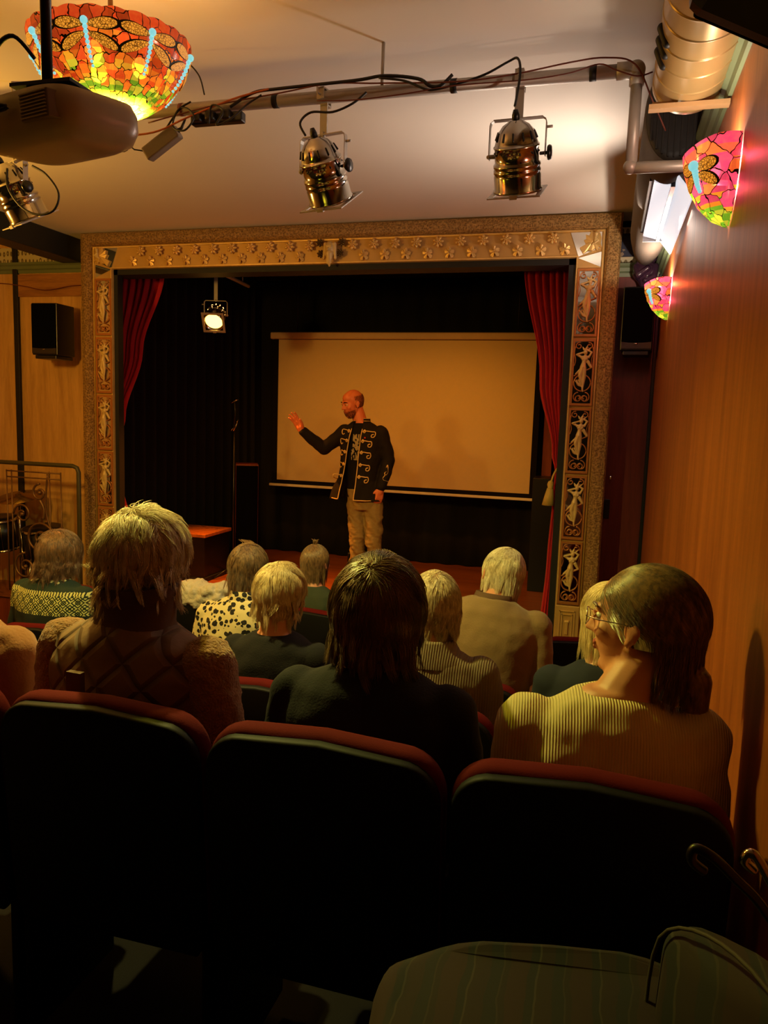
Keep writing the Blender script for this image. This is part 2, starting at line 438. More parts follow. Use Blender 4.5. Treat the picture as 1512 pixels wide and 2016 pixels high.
def _frieze2():
    m = Mat('cream_scroll_border', .7); w = m.vor(m.co(scale=(1, 1, .55)), 26, rand=.15)
    k = X(m.nt, w.outputs['Distance']); ring = (k.gt(.22))*(k.lt(.38)); m.color(m.mix(ring, lin((206, 196, 160)), lin((120, 106, 70)))); return m.m
MT['frieze2'] = _frieze2()
struct('trim_4', MB().box((-.03, YW-.008, 3.55), (XW, YW, 3.70)), MT['frieze'])
struct('trim_5', MB().box((-.03, YW-.014, 3.50), (XW, YW, 3.545)).box((-.03, YW-.014, 3.705), (XW, YW, 3.745)), MT['frieze2'])
struct('trim_6', MB().box((XW-.008, 0, 3.55), (XW, YW-.02, 3.74)), MT['frieze'])
struct('trim_7', MB().box((-6.2, YW-.012, 3.625), (-4.2, YW, 3.75)), MT['frieze2'])
# battens, plank
struct('trim_8', MB().box((-5.10, YW-.03, .7), (-5.05, YW, CZ), bev=.004), MT['batten'])
struct('trim_9', MB().box((XW-.022, YW-.045, .7), (XW, YW-.001, 3.42), bev=.003), MT['batten'])
struct('trim_10', MB().box((-5.05, YW-.02, 3.33), (-4.2, YW, 3.52)), MT['plank'])
struct('trim_11', MB().box((-4.56, -2.4, 3.60), (-4.36, YW-.01, CZ-.002), bev=.006), MT['dkgreen'])
# black reveal inside the gold frame
struct('trim_12', MB().box((-.305, 5.51, SZ), (-.252, 5.86, 3.5)).box((-3.92, 5.51, SZ), (-3.88, 5.58, 3.5)).box((-3.92, 5.51, 3.455), (-.252, 5.7, 3.5)), MT['black'])

# ================================================================== PROSCENIUM FRAME
FO = (-2.09, 5.5, SZ)
pf = thing('proscenium_frame', 'ornate gold proscenium frame around the stage opening', 'stage frame', FO, world=True)
XL, XR, ZT = -4.205, .03, CZ-.004
def mould(a, b, inn):
    """embossed outer moulding between two corners; inn = direction to the opening"""
    a, b, inn = Vector(a), Vector(b), Vector(inn); d = (b-a).normalized()
    prof = [(0, .24), (0, -.012), (.012, -.035), (.05, -.05), (.085, -.045), (.10, -.02), (.104, 0), (.112, -.012), (.12, 0), (.12, .24)]
    rings = []
    for p, s in ((a, 1), (b, -1)):
        rings.append([p + inn*x + Vector((0, y, 0)) + d*(x*s if s*1 else 0) for x, y in prof])
    return rings
mo = MB()
def mring(k): pass
prof = [(0, .24), (0, -.012), (.012, -.035), (.05, -.05), (.085, -.045), (.10, -.02), (.104, 0), (.113, -.012), (.122, 0), (.122, .24)]
def mpath(prof):
    rings = []
    for (x, z, sx, sz) in ((XL, SZ, 1, 0), (XL, ZT, 1, -1), (XR, ZT, -1, -1), (XR, SZ, -1, 0)):
        rings.append([Vector((x+sx*p, 5.5+q, z+sz*p)) for p, q in prof])
    return rings
mo.loft(mpath(prof[:7]+[(.104, .03)]), smooth=False).build('outer_moulding', MT['mould'], pf)
MB().loft(mpath([(.104, .1), (.104, -.008), (.110, -.016), (.116, -.016), (.122, -.008), (.122, .1)])).build('inner_bead', MT['gold'], pf)
MB().loft(mpath([(.122, .02), (.122, .0), (.150, .0), (.285, .0), (.285, .02)]), smooth=False).build('frieze_board', MT['goldpanel'], pf)
MB().loft(mpath([(.275, .0), (.275, -.014), (.285, -.014), (.289, .01), (.289, .02), (.285, .02)]), smooth=False).build('inner_edge_bead', MT['gold'], pf)
# fretwork panels with a dancing figure in front of mirror
PWD, PH = .150, .452
def raw(mb, name, mat, parent, loc, **k):
    LOCALONLY.add(name); o = mb.build(name, mat, None, **k); o.parent = parent; o.location = loc; return o
def panel_parts(loc):
    w, h = PWD/2, PH
    fr = MB()
    for a, b in (((-w, -.012, 0), (-w+.013, 0, h)), ((w-.013, -.012, 0), (w, 0, h)), ((-w+.013, -.012, 0), (w-.013, 0, .016)), ((-w+.013, -.012, h-.016), (w-.013, 0, h))): fr.box(a, b)
    p = raw(fr, 'fretwork_panel', MT['rosegold'], pf, loc)
    mi = raw(MB().box((-w+.013, -.002, .016), (w-.013, .0, h-.016)), 'mirror_backing', MT['mirror'], p, (0, 0, 0))
    sc = MB(); r = .0036
    def spiral(cx, cz, r0, r1, a0, turns, n=26):
        return [(cx+(r0+(r1-r0)*i/n)*cos(a0+turns*2*pi*i/n), -.012, cz+(r0+(r1-r0)*i/n)*sin(a0+turns*2*pi*i/n)) for i in range(n+1)]
    for s in (-1, 1):
        sc.tube(spiral(s*.022, .055, .036, .010, pi/2 if s > 0 else pi/2, -s*1.15), r, 6)
        sc.tube(spiral(s*.020, .052, .022, .006, -pi/2, s*1.0), r, 6)
        sc.tube(spiral(s*.034, .405, .024, .007, pi/2+s*.3, -s*1.2), r, 6)
        sc.tube([(s*.058, -.012, .40), (s*.062, -.012, .36), (s*.052, -.012, .31), (s*.060, -.012, .27)], r*.8, 6, smooth_path=5)
    sc.tube(spiral(0, .155, .056, .056, 0, 1.0, 32), r*1.25, 6)
    sc.tube(spiral(-.012, .155, .030, .018, .6, .8), r, 6)
    sc.tube([(.0, -.012, .10), (.004, -.012, .15), (.0, -.012, .20)], r*1.2, 6)
    sc.tube([(-.058, -.012, .20), (-.02, -.014, .225), (.03, -.016, .245), (.058, -.012, .26)], r*1.2, 6, smooth_path=5)
    raw(sc, 'scrollwork', MT['rosegold'], p, (0, 0, 0))
    f = MB(); y = -.018
    def c(x1, z1, x2, z2, r1, r2, dy=0): f.capsule((x1, y+dy, z1), (x2, y+dy, z2), r1, r2, 8)
    f.ball((.012, y-.003, .362), (.013, .012, .016), 8)
    c(.012, .347, .010, .335, .007, .008); c(-.012, .328, .034, .330, .011, .010)
    c(.010, .325, .004, .292, .019, .014); c(.004, .292, .000, .262, .014, .021)
    f.ball((-.004, y-.010, .314), .009, 8); f.ball((.020, y-.010, .315), .009, 8)
    c(-.014, .330, -.046, .346, .008, .007); c(-.046, .346, .0, .362, .007, .006, -.004)
    c(.036, .332, .052, .362, .008, .007); c(.052, .362, .024, .378, .007, .006)
    c(.0, .262, -.018, .205, .020, .013); c(.006, .258, .012, .19, .017, .012); c(.012, .19, .004, .115, .011, .006)
    c(.004, .115, .008, .098, .006, .005, -.004); c(-.018, .205, .0, .15, .013, .008)
    c(.03, .375, .045, .395, .007, .003); c(.0, .382, -.010, .398, .008, .003); c(.014, .383, .020, .402, .009, .004)
    c(.03, .30, .054, .262, .012, .008); c(-.006, .255, -.045, .215, .010, .006)
    for k in range(4): c(-.050+.012*k, .175, -.022+.010*k, .135-.004*k, .0035, .003)
    fo = blob(f, 'figurine', MT['goldlight'], p, voxel=.0024, smooth=2)
    return p
ZP = [2.972, 2.503, 2.034, 1.565, 1.096]
pfL = Vector(FO)
p0 = panel_parts(Vector((-.168, 5.49, ZP[0]))-pfL)
def dup_child(o, loc):
    c = o.copy(); COL.objects.link(c); c.parent = o.parent; c.location = loc
    for ch in [q for q in bpy.data.objects if q.parent == o]:
        d = ch.copy(); COL.objects.link(d); d.parent = c
    return c
for k in range(1, 5): dup_child(p0, Vector((-.168, 5.49, ZP[k]))-pfL)
for k in range(5): dup_child(p0, Vector((-3.998, 5.49, ZP[k]))-pfL)
# plinth blocks
for x0, x1 in ((-.252, -.085), (-4.09, -3.915)):
    m = MB(); cx = (x0+x1)/2
    m.box((x0, 5.47, SZ), (x1, 5.52, 1.085), bev=.004)
    b = m.build('plinth_block', MT['goldpanel'], pf)
    m = MB()
    for k, (w, h) in enumerate(((.055, .12), (.038, .095))):
        for a, c in (((-w, -h), (-w+.006, h)), ((w-.006, -h), (w, h)), ((-w, -h), (w, -h+.006)), ((-w, h-.006), (w, h))):
            m.box((cx+a[0], 5.462, .93+a[1]), (cx+c[0], 5.472, .93+c[1]))
    m.box((cx-.010, 5.455, .88), (cx+.010, 5.472, .97), bev=.003).box((cx-.016, 5.452, .965), (cx+.016, 5.472, .98), bev=.003)
    m.build('key_ornament', MT['gold'], b)
# leaves and flowers
def leaf_poly(s, seed=0):
    P = []
    for i in range(60):
        a = 2*pi*i/60; t = a-pi/2
        lobe = abs(cos(2.5*t))**.8; r = s*(.55+.45*lobe)*(1-.12*abs(sin(10*a)))*(1.1 if sin(a) < 0 else .95)
        if abs(((a+pi/2) % (2*pi))) < .25 or abs(((a+pi/2) % (2*pi))-2*pi) < .25: r = s*.35
        P.append((r*cos(a), r*sin(a)))
    return P
def leaf(cx, cz, s, rot, y=5.484):
    M = Matrix.Translation((cx, y, cz)) @ Matrix.Rotation(rot, 4, 'Y') @ Matrix.Rotation(R(14), 4, 'X')
    m = MB(); P = leaf_poly(s); n = len(P)
    vs = [M @ Vector((x, -.012+.020*(abs(x)/s), z)) for x, z in P]+[M @ Vector((0, -.006, 0))]+[M @ Vector((x, .006, z)) for x, z in P]
    fs = [(i, (i+1) % n, n) for i in range(n)]+[(i, i+n+1, (i+1) % n+n+1, (i+1) % n) for i in range(n)]+[tuple(range(n+1, 2*n+1))]
    m.add(vs, fs, False)
    for a in (90, 35, 145, -10, 190):
        m.tube([M @ Vector((0, -.012, -.01*s)), M @ Vector((.75*s*cos(R(a)), -.014, .75*s*sin(R(a))))], [.0022, .001], 5)
    return m
def flower(cx, cz, s, rot, y=5.478):
    m = MB()
    for k in range(7):
        a = rot+2*pi*k/7
        M = Matrix.Rotation(-a, 4, 'Y')
        m.ball((cx+.6*s*cos(a), y-.004, cz+.6*s*sin(a)), (s*.44, .012, s*.26), 8, M=M)
    for k in range(5):
        a = rot+.4+2*pi*k/5; m.ball((cx+.3*s*cos(a), y-.014, cz+.3*s*sin(a)), (s*.22, .010, s*.16), 8, M=Matrix.Rotation(-a, 4, 'Y'))
    m.ball((cx, y-.018, cz), s*.16, 8); return m
for s in (-1, 1):
    for k in range(10):
        x = -2.03+s*(.17+.160*k)
        flower(x, 3.628, .040, k*.7).build('flower_ornament', MT['gold'], pf)
        leaf(x+s*.082, 3.555, .042, .12*((k % 3)-1)).build('leaf_ornament', MT['gold'], pf)
# centre mask with roses
h = MB(); hx, hy = -2.03, 5.455
h.ball((hx, hy, 3.60), (.036, .035, .052), 12); h.capsule((hx, hy-.03, 3.60), (hx, hy-.045, 3.585), .006, .009)
h.capsule((hx-.018, hy-.028, 3.612), (hx+.018, hy-.028, 3.612), .008, .008); h.capsule((hx-.012, hy-.03, 3.565), (hx+.012, hy-.03, 3.565), .006, .006)
h.capsule((hx, hy-.01, 3.56), (hx+.003, hy-.01, 3.475), .032, .008)
for s in (-1, 1): h.capsule((hx+s*.035, hy, 3.63), (hx+s*.045, hy, 3.53), .016, .010); h.capsule((hx+s*.015, hy-.02, 3.55), (hx+s*.012, hy-.015, 3.49), .010, .006)
mask = blob(h, 'mask_ornament', MT['goldlight'], pf, voxel=.003, smooth=2)
mask.location = -pfL
for sx, sz in ((-.085, .045), (.085, .045), (-.075, -.035), (.075, -.03)):
    flower(hx+sx, 3.60+sz, .030, .3, 5.47).build('rose_ornament', simple('bronze_rose', (96, 74, 34), .4, .5) if 'bronze_rose' not in bpy.data.materials else bpy.data.materials['bronze_rose'], pf)
# corner mirrors with angel leaf
for s, cx in ((1, -.17), (-1, -4.00)):
    def P(x, z, y=5.492): return (cx+s*x, y, z)
    m = MB()
    for poly in (((-.135, 3.665), (.07, 3.665), (.075, 3.565), (-.075, 3.505)), ((-.075, 3.495), (.075, 3.535), (.075, 3.435))):
        vs = [P(x, z) for x, z in poly]+[P(x, z, 5.5) for x, z in poly]; n = len(poly)
        m.add(vs, [tuple(range(n)), tuple(range(n, 2*n))]+[(i, i+n, (i+1) % n+n, (i+1) % n) for i in range(n)], False)
    c = m.build('corner_mirror', MT['mirror'], pf)
    pts = [(-.07, .0), (-.03, .022), (-.045, .05), (-.03, .055), (-.035, .085), (-.012, .078), (0, .11), (.022, .10), (.045, .115), (.06, .09), (.07, .06), (.065, .03), (.075, .0), (.055, .005), (.045, -.02), (.03, -.005), (.01, -.02), (-.02, -.02), (-.045, -.04)]
    m = MB(); n = len(pts); vs = [P(x+.0, z+3.56, 5.476) for x, z in pts]+[P(.015, 3.60, 5.462)]+[P(x, z+3.56, 5.49) for x, z in pts]
    m.add(vs, [(i, (i+1) % n, n) for i in range(n)]+[(i, i+n+1, (i+1) % n+n+1, (i+1) % n) for i in range(n)]+[tuple(range(n+1, 2*n+1))], False)
    l = m.build('angel_leaf_ornament', MT['gold'], pf)
    f = MB(); f.ball(P(.035, 3.645, 5.455), .014, 8); f.capsule(P(.035, 3.63, 5.458), P(.030, 3.59, 5.458), .012, .010); f.capsule(P(.03, 3.62, 5.452), P(.052, 3.60, 5.45), .007, .006); f.capsule(P(.052, 3.60, 5.45), P(.03, 3.585, 5.45), .006, .006); f.capsule(P(.03, 3.59, 5.458), P(.012, 3.575, 5.46), .010, .006)
    for v in range(len(f.v)): f.v[v] = tuple(Vector(f.v[v])-pfL)
    blob(f, 'angel_figure', MT['goldlight'], l, voxel=.0026, smooth=2)

# ================================================================== STAGE
def curtain(name, label, mat, rows, y, amp, folds, cat='curtain', nu=160):
    """rows: (z, x0, x1) from top to bottom; pleats gather with the width"""
    m = MB(); n = len(rows); rings = []; Z = []
    K = 8
    for i in range(n-1):
        for k in range(K): 
            t = k/K; t2 = t*t*(3-2*t); a, b = rows[i], rows[i+1]; Z.append([a[j]+(b[j]-a[j])*(t if j == 0 else t2) for j in range(3)])
    Z.append(list(rows[-1])); ww = max(r[2]-r[1] for r in rows)
    for z, x0, x1 in Z:
        r = []; am = amp*(.55+.45*(ww-(x1-x0))/ww) if ww else amp
        for j in range(nu+1):
            u = j/nu; ph = u*folds*2*pi
            r.append((x0+(x1-x0)*u+.25*am*sin(2*ph+1), y+am*sin(ph+.6*sin(3*u+z))+.3*am*sin(ph*.43+z*1.3), z))
        rings.append(r)
    m.loft(rings, closed=False)
    o = m.build(name, mat, None, solid=.006); return tag(o, label, cat) if label else o
curtain('stage_curtain', 'crimson curtain tied back at the right edge of the stage, with gold tassel', MT['curtain'],
        [(3.56, -.66, -.29), (2.7, -.50, -.285), (2.15, -.37, -.285), (2.0, -.335, -.29), (1.85, -.34, -.285), (1.3, -.36, -.275), (.755, -.39, -.26)], 5.98, .035, 7)
curtain('stage_curtain', 'dark red curtain tied back at the left edge of the stage', MT['curtain'],
        [(3.58, -4.36, -3.83), (2.9, -4.38, -4.05), (2.3, -4.40, -4.26), (2.02, -4.41, -4.36), (1.7, -4.42, -4.30), (1.2, -4.44, -4.16), (.755, -4.46, -4.05)], 6.12, .04, 7)
ts = thing('curtain_tassel', 'gold tassel hanging from the tie of the right crimson curtain', 'tassel', (-.335, 5.88, 1.72), world=True)
MB().tube([(-.32, 5.90, 2.04), (-.345, 5.885, 1.99), (-.36, 5.88, 1.93)], .008, 8, smooth_path=5).build('cord', MT['tassel'], ts)
MB().lathe([(.004, .0), (.018, -.008), (.026, -.03), (.02, -.055), (.024, -.062)], 16, c=(-.363, 5.88, 1.945)).build('knot', MT['tassel'], ts)
m = MB()
for k in range(26):
    a = 2*pi*k/26; m.tube([(-.365+.018*cos(a), 5.88+.018*sin(a), 1.885), (-.37+.030*cos(a), 5.88+.03*sin(a), 1.82), (-.375+.040*cos(a), 5.88+.036*sin(a), 1.755)], .0062, 5)
m.build('fringe', MT['tassel'], ts)
def drape(label, x0, y0, x1, y1, z0, z1, folds, amp=.05, mat='drape'):
    m = MB(); rings = []; nu = folds*14; d = Vector((x1-x0, y1-y0, 0)).normalized(); nn = Vector((-d.y, d.x, 0))
    for i in range(9):
        z = z1+(z0-z1)*i/8; r = []
        for j in range(nu+1):
            u = j/nu; ph = u*folds*2*pi
            r.append(Vector((x0+(x1-x0)*u, y0+(y1-y0)*u, z))+nn*(amp*(.7+.3*i/8)*sin(ph+.5*sin(5*u+z*.6))))
        rings.append(r)
    m.loft(rings, closed=False); return tag(m.build('stage_drape', MT[mat], None, solid=.006), label, 'drape')
drape('black pleated drape along the left side of the stage behind the amber lamp', -4.52, 6.3, -3.95, 8.2, SZ+.01, 3.88, 15)
drape('plain black drape across the back of the stage behind the screen', -4.0, 8.33, -.1, 8.33, SZ+.01, 3.88, 16, .025)
sc = thing('projection_screen', 'wide pull-down projection screen hanging at the back of the stage', 'screen', (-2.1, 7.9, 1.57), world=True)
MB().box((-3.575, 7.90, 1.60), (-.64, 7.906, 3.2)).build('screen_border', MT['tee'], sc)
MB().box((-3.51, 7.894, 1.645), (-.70, 7.9, 3.19)).build('screen_fabric', MT['screen'], sc)
MB().box((-3.60, 7.86, 3.195), (-.60, 7.97, 3.268), bev=.012).build('casing', MT['screenwhite'], sc)
MB().box((-3.60, 7.88, 1.572), (-.625, 7.91, 1.600), bev=.006).build('bottom_bar', MT['paperwhite'], sc)
m = MB()
for x in (-3.3, -.9): m.tube([(x, 7.92, 3.26), (x, 7.92, 3.9)], .008, 6)
m.build('hanger', MT['black'], sc)
# plinth box
bx = thing('plinth_box', 'black box with a polished wooden top at the left of the stage', 'box', (-3.88, 6.7, SZ), world=True)
MB().box((-4.12, 6.43, SZ+.04), (-3.60, 6.94, 1.18), bev=.004).build('body', simple('satin_black_lacquer', (20, 18, 17), .3), bx)
MB().box((-4.135, 6.415, 1.18), (-3.585, 6.955, 1.212), bev=.004).build('top', wood('box_top_wood', (150, 84, 36), (190, 112, 52), .25), bx)
MB().box((-4.14, 6.41, SZ), (-3.58, 6.96, SZ+.04)).build('plinth', MT['black'], bx)
# tall cabinet speaker
tw = thing('tower_speaker', 'tall narrow black-fronted speaker with brown wooden side beside the screen', 'speaker', (-3.55, 7.25, SZ), world=True)
M = tmat((-3.575, 7.27, SZ), (0, 0, R(28)))
MB().box((-.115, -.12, 0), (.115, .12, 1.10), bev=.004, M=M).build('cabinet', MT['brown'], tw)
MB().box((-.112, -.132, .02), (.112, -.121, 1.085), bev=.004, M=M).build('grille', MT['grille'], tw)
# music stand with light
st = thing('microphone_stand', 'thin dark stand with glinting chrome tips before the black drape', 'stand', (-3.46, 6.75, SZ), world=True)
MB().tube([(-3.46, 6.75, SZ+.02), (-3.46, 6.75, 2.26)], .009, 8).build('pole', MT['blackplastic'], st)
MB().tube([(-3.50, 6.74, 2.46), (-3.425, 6.76, 2.505)], [.004, .006], 8).build('upper_tip', MT['chrome'], st)
MB().tube([(-3.455, 6.72, 2.20), (-3.43, 6.73, 2.25), (-3.415, 6.74, 2.31)], [.008, .006, .004], 8).tube([(-3.475, 6.72, 2.20), (-3.46, 6.73, 2.23)], .004, 6).build('clip', MT['chrome'], st)
MB().tube([(-3.46, 6.75, 2.25), (-3.45, 6.75, 2.4), (-3.46, 6.75, 2.48)], .007, 8).build('gooseneck', MT['blackplastic'], st)
for k in range(3):
    a = k*2*pi/3; MB().tube([(-3.46, 6.75, SZ+.12), (-3.46+.22*cos(a), 6.75+.22*sin(a), SZ+.012)], .009, 6).build('leg', MT['blackplastic'], st)
tag(MB().tube([(-3.36, 5.9, 3.62), (-3.47, 7.05, 3.62)], .018, 10).tube([(-3.38, 6.0, 3.62), (-3.38, 6.0, 3.9)], .006, 6).tube([(-3.46, 6.9, 3.62), (-3.46, 6.9, 3.9)], .006, 6).build('lighting_rail', MT['steel']), 'thin metal rail under the stage ceiling above the amber lamp', 'rail')
m = MB().box((-.62, 7.35, SZ), (-.36, 7.75, 1.85), bev=.004); tag(m.build('equipment_cabinet', MT['blackplastic']), 'low black cabinet behind the gold tassel on the right of the stage', 'cabinet')
tag(MB().box((-.60, 8.05, SZ), (-.50, 8.2, 2.6), bev=.004).build('wooden_post', MT['brown']), 'narrow brown wooden upright right of the projection screen', 'post')
mb = thing('monitor_wedge', 'small black box on the stage floor behind the performer', 'speaker', (-2.3, 7.5, SZ), world=True)
MB().box((-2.45, 7.3, SZ), (-2.15, 7.6, SZ+.24), bev=.01).build('body', MT['blackplastic'], mb)
MB().box((-2.43, 7.29, SZ+.02), (-2.17, 7.30, SZ+.22), bev=.003).build('grille', MT['grille'], mb)
# power outlet and wall box right of frame
tag(MB().box((.035, YW-.02, 1.70), (.075, YW, 1.84), bev=.003).build('wall_box', MT['blackplastic']), 'small black box on the red-brown wall right of the gold frame', 'socket')
tag(MB().box((.06, YW-.03, 1.985), (.072, YW, 2.01), bev=.003).build('wall_hook', MT['chrome']), 'tiny bright metal hook on the red-brown wall above the black box', 'hook')
# ================================================================== RIG PIPE
pipe = thing('lighting_pipe', 'long grey metal pipe under the ceiling carrying the spotlights, bent down at its right end', 'pipe', (-1.3, 2.95, 3.28), world=True)
PR = .0235
MB().tube([(-3.3, 2.95, 3.612), (.0, 2.95, 3.612)], PR, 16).build('cross_pipe', MT['steel'], pipe)
MB().tube([(.03, 2.95, 3.60), (.03, 2.95, 3.30)], .020, 16).build('drop_pipe', MT['steel'], pipe)
MB().tube([(.012, 2.95, 3.285), (.2, 2.96, 3.285), (XW-.004, 2.97, 3.285)], .020, 16).build('wall_arm', MT['steel'], pipe)
MB().ball((.025, 2.95, 3.612), .032, 12).tube([(-.04, 2.95, 3.612), (.03, 2.95, 3.612)], .029, 14).tube([(.03, 2.95, 3.61), (.03, 2.95, 3.56)], .026, 14).build('elbow', MT['steel'], pipe)
MB().ball((.028, 2.95, 3.288), .025, 12).build('elbow', MT['steel'], pipe)
for x in (-1.34, -.62, -.12): MB().lathe([(PR+.0015, -.012), (PR+.0015, .012)], 16, c=(x, 2.95, 3.612), M=Matrix.Rotation(pi/2, 4, 'Y')).build('tape_band', MT['tape'], pipe)
MB().lathe([(PR+.0015, -.009), (PR+.0015, .009)], 16, c=(-1.76, 2.95, 3.612), M=Matrix.Rotation(pi/2, 4, 'Y')).build('tape_band', MT['cable_red'], pipe)
for x in (-2.6, -.9): MB().tube([(x, 2.95, 3.62), (x, 2.95, CZ)], .007, 6).build('ceiling_hanger', MT['steel'], pipe)

def par_can(name, label, loc, rz, tilt, lit=False, zp=None, group=None, yoke=.125):
    t = thing(name, label, 'spotlight', loc, rz, group)
    M = Matrix.Rotation(tilt, 4, 'X')   # mouth towards -Z, swung towards +Y
    body = MB(); body.lathe([(.001, .118), (.026, .116), (.030, .110), (.048, .100), (.066, .078), (.077, .045), (.080, .036), (.084, .034), (.084, .028), (.080, .026), (.081, -.005), (.081, -.022), (.087, -.028), (.087, -.036), (.083, -.042), (.087, -.048), (.087, -.056), (.083, -.062), (.087, -.068), (.087, -.112), (.091, -.116), (.091, -.124), (.080, -.124), (.078, -.05), (.03, .0), (.001, .01)], 40, M=M, caps=False)
    body.build('lamp_housing', MT['chrome'], t)
    sl = MB()
    for k in range(12):
        a = 2*pi*k/12; sl.capsule(M @ Vector((.0755*cos(a), .0755*sin(a), .056)), M @ Vector((.066*cos(a), .066*sin(a), .078)), .0035, .0035, 6)
    for k in range(10): a = 2*pi*k/10; sl.ball(M @ Vector((.0808*cos(a), .0808*sin(a), .010)), .004, 6)
    sl.build('cooling_slots', emis('lit_slot', (1, .5, .15), 4) if lit else MT['tape'], t)
    fr = MB(); s = .098
    for a, b in (((-s, -s), (-.078, s)), ((.078, -s), (s, s)), ((-.078, -s), (.078, -.078)), ((-.078, .078), (.078, s))): fr.box((a[0], a[1], -.131), (b[0], b[1], -.127), M=M)
    fr.box((-.014, -s-.004, -.135), (.014, -s+.012, -.122), M=M)
    fr.build('gel_frame', MT['steel'], t)
    yk = MB(); w = .103; top = yoke
    yk.loft([[Vector((x+dx, dy, z+dz)) for dx, dy, dz in ((-.0015*(1 if c < 2 else 1), -.011, 0), (.0015, -.011, 0), (.0015, .011, 0), (-.0015, .011, 0))] for x, z, c in ((-w, -.01, 0), (-w, top-.02, 0), (-w+.003, top-.008, 0), (-w+.015, top, 1))], smooth=False)
    yk.box((-w+.013, -.011, top-.0018), (w-.013, .011, top+.0018))
    yk.loft([[Vector((x+dx, dy, z+dz)) for dx, dy, dz in ((-.0015, -.011, 0), (.0015, -.011, 0), (.0015, .011, 0), (-.0015, .011, 0))] for x, z in ((w, -.01), (w, top-.02), (w-.003, top-.008), (w-.015, top))], smooth=False)
    yk.build('yoke', MT['steel'], t)
    kn = MB(); MX = Matrix.Rotation(pi/2, 4, 'Y')
    kn.lathe([(.004, .083), (.006, .085), (.006, .112), (.018, .113)], 12, M=MX).lathe([(.001, .112), (.024, .112), (.027, .118), (.024, .126), (.001, .128)], 9, M=MX)
    kn.build('tilt_knob', MT['blackplastic'], t)
    MB().lathe([(.005, -.112), (.008, -.106), (.008, -.083)], 10, M=MX).tube([(w, 0, top*.72), (w+.022, 0, top*.72)], .005, 8).build('bolt', MT['steel'], t)
    q = M @ Vector((0, 0, .118)); q2 = M @ Vector((0, 0, .150))
    MB().lathe([(.001, .112), (.014, .112), (.014, .132), (.008, .150), (.001, .151)], 10, M=M).build('cable_plug', MT['blackplastic'], t)
    if zp is not None:
        h = zp-loc[2]; c = MB()
        c.box((-.016, -.003, top), (.016, .003, h-.01)); c.box((-.016, -.030, h-.014), (.016, -.026, h+.022)).box((-.016, .024, h-.03), (.016, .028, h+.026)).box((-.016, -.030, h+.022), (.016, .028, h+.028)).box((-.016, -.003, h-.034), (.016, .028, h-.028))
        c.tube([(0, -.026, h), (0, -.05, h), (0, -.05, h+.02)], .004, 6)
        c.tube([(0, 0, top-.006), (0, 0, top+.012)], .008, 8)
        c.build('hook_clamp', MT['steel'], t)
    if lit:
        MB().lathe([(.001, -.085), (.05, -.088), (.078, -.095)], 32, M=M, caps=False).build('lens', emis('amber_lamp_lens', (1, .42, .05), 12), t)
    return t, M
FOCUS = Vector((-2.0, 7.2, 1.9))
for lab, x, z, tl, rz in (('polished par spotlight under the pipe, nearer the hanging bowl lamp', -1.135, 3.345, 33, -12),
                          ('polished par spotlight under the pipe, nearer the tan duct', -.375, 3.352, 27, -3),
                          ('polished par spotlight partly hidden by the beige projector at far left', -2.60, 3.33, 30, -25)):
    t, M = par_can('par_spotlight', lab, (x, 2.95, z), R(rz), R(tl), zp=3.612)
for lx in (-1.135, -.375, -2.6):
    light('house_spot_lamp', 'SPOT', (lx, 3.09, 3.20), L_HOUSE['color'], L_HOUSE['power'], .04, FOCUS+Vector((.25*(lx+1.2), 0, 0)), 44, .7)
t, M = par_can('par_spotlight', 'lit amber par spotlight shining at the left of the stage', (-3.42, 6.30, 3.24), R(197), R(52), lit=True, zp=3.62)
light('unseen_left_fill', 'POINT', (-3.7, 2.7, 3.12), L_LEFT_FILL['color'], L_LEFT_FILL['power'], .12)  # unseen fill added off to the left to warm ceiling and wall
light('unseen_screen_fill', 'SPOT', (-1.2, 5.95, 3.72), L_SCREEN_FILL['color'], L_SCREEN_FILL['power'], .08, (-1.3, 7.9, 1.3), 90, 1.)  # unseen amber spots added behind the header to light the screen
light('unseen_screen_fill', 'SPOT', (-2.9, 5.95, 3.72), L_SCREEN_FILL['color'], L_SCREEN_FILL['power']*.55, .08, (-2.7, 7.9, 1.4), 90, 1.)
light('stage_spot_lamp', 'SPOT', (-3.36, 6.20, 3.12), L_STAGE['color'], L_STAGE['power'], .05, (-2.9, 5.6, .8), 90, .8)
# cables along the pipe
YP = 2.92
cable('power_cable', [(-1.52, YP-.01, 3.59), (-1.42, YP-.01, 3.635), (-1.3, YP-.01, 3.642), (-1.0, YP-.012, 3.645), (-.88, YP-.012, 3.652), (-.75, YP-.014, 3.63), (-.70, YP-.014, 3.60), (-.66, YP-.014, 3.60), (-.62, YP-.01, 3.635)], .0065, MT['cable'], 'thick black cable bundled along the top of the lighting pipe between the two spotlights')
cable('power_cable', [(-.9, YP-.016, 3.645), (-.8, YP-.018, 3.625), (-.72, YP-.018, 3.59), (-.68, YP-.018, 3.585), (-.6, YP-.012, 3.60), (-.5, YP, 3.63), (-.42, YP, 3.665), (-.385, YP-.01, 3.67), (-.37, YP-.03, 3.62), (-.375, YP-.04, 3.54), (-.378, 2.85, 3.485)], .0045, MT['cable'], 'black cable looping over the hook of the right pipe spotlight into its plug')
cable('power_cable', [(-.95, YP-.01, 3.60), (-1.0, YP-.02, 3.56), (-1.08, YP-.02, 3.535), (-1.17, YP-.02, 3.54), (-1.21, YP-.03, 3.50), (-1.19, 2.90, 3.455)], .0045, MT['cable'], 'black cable curving down into the plug of the left pipe spotlight')
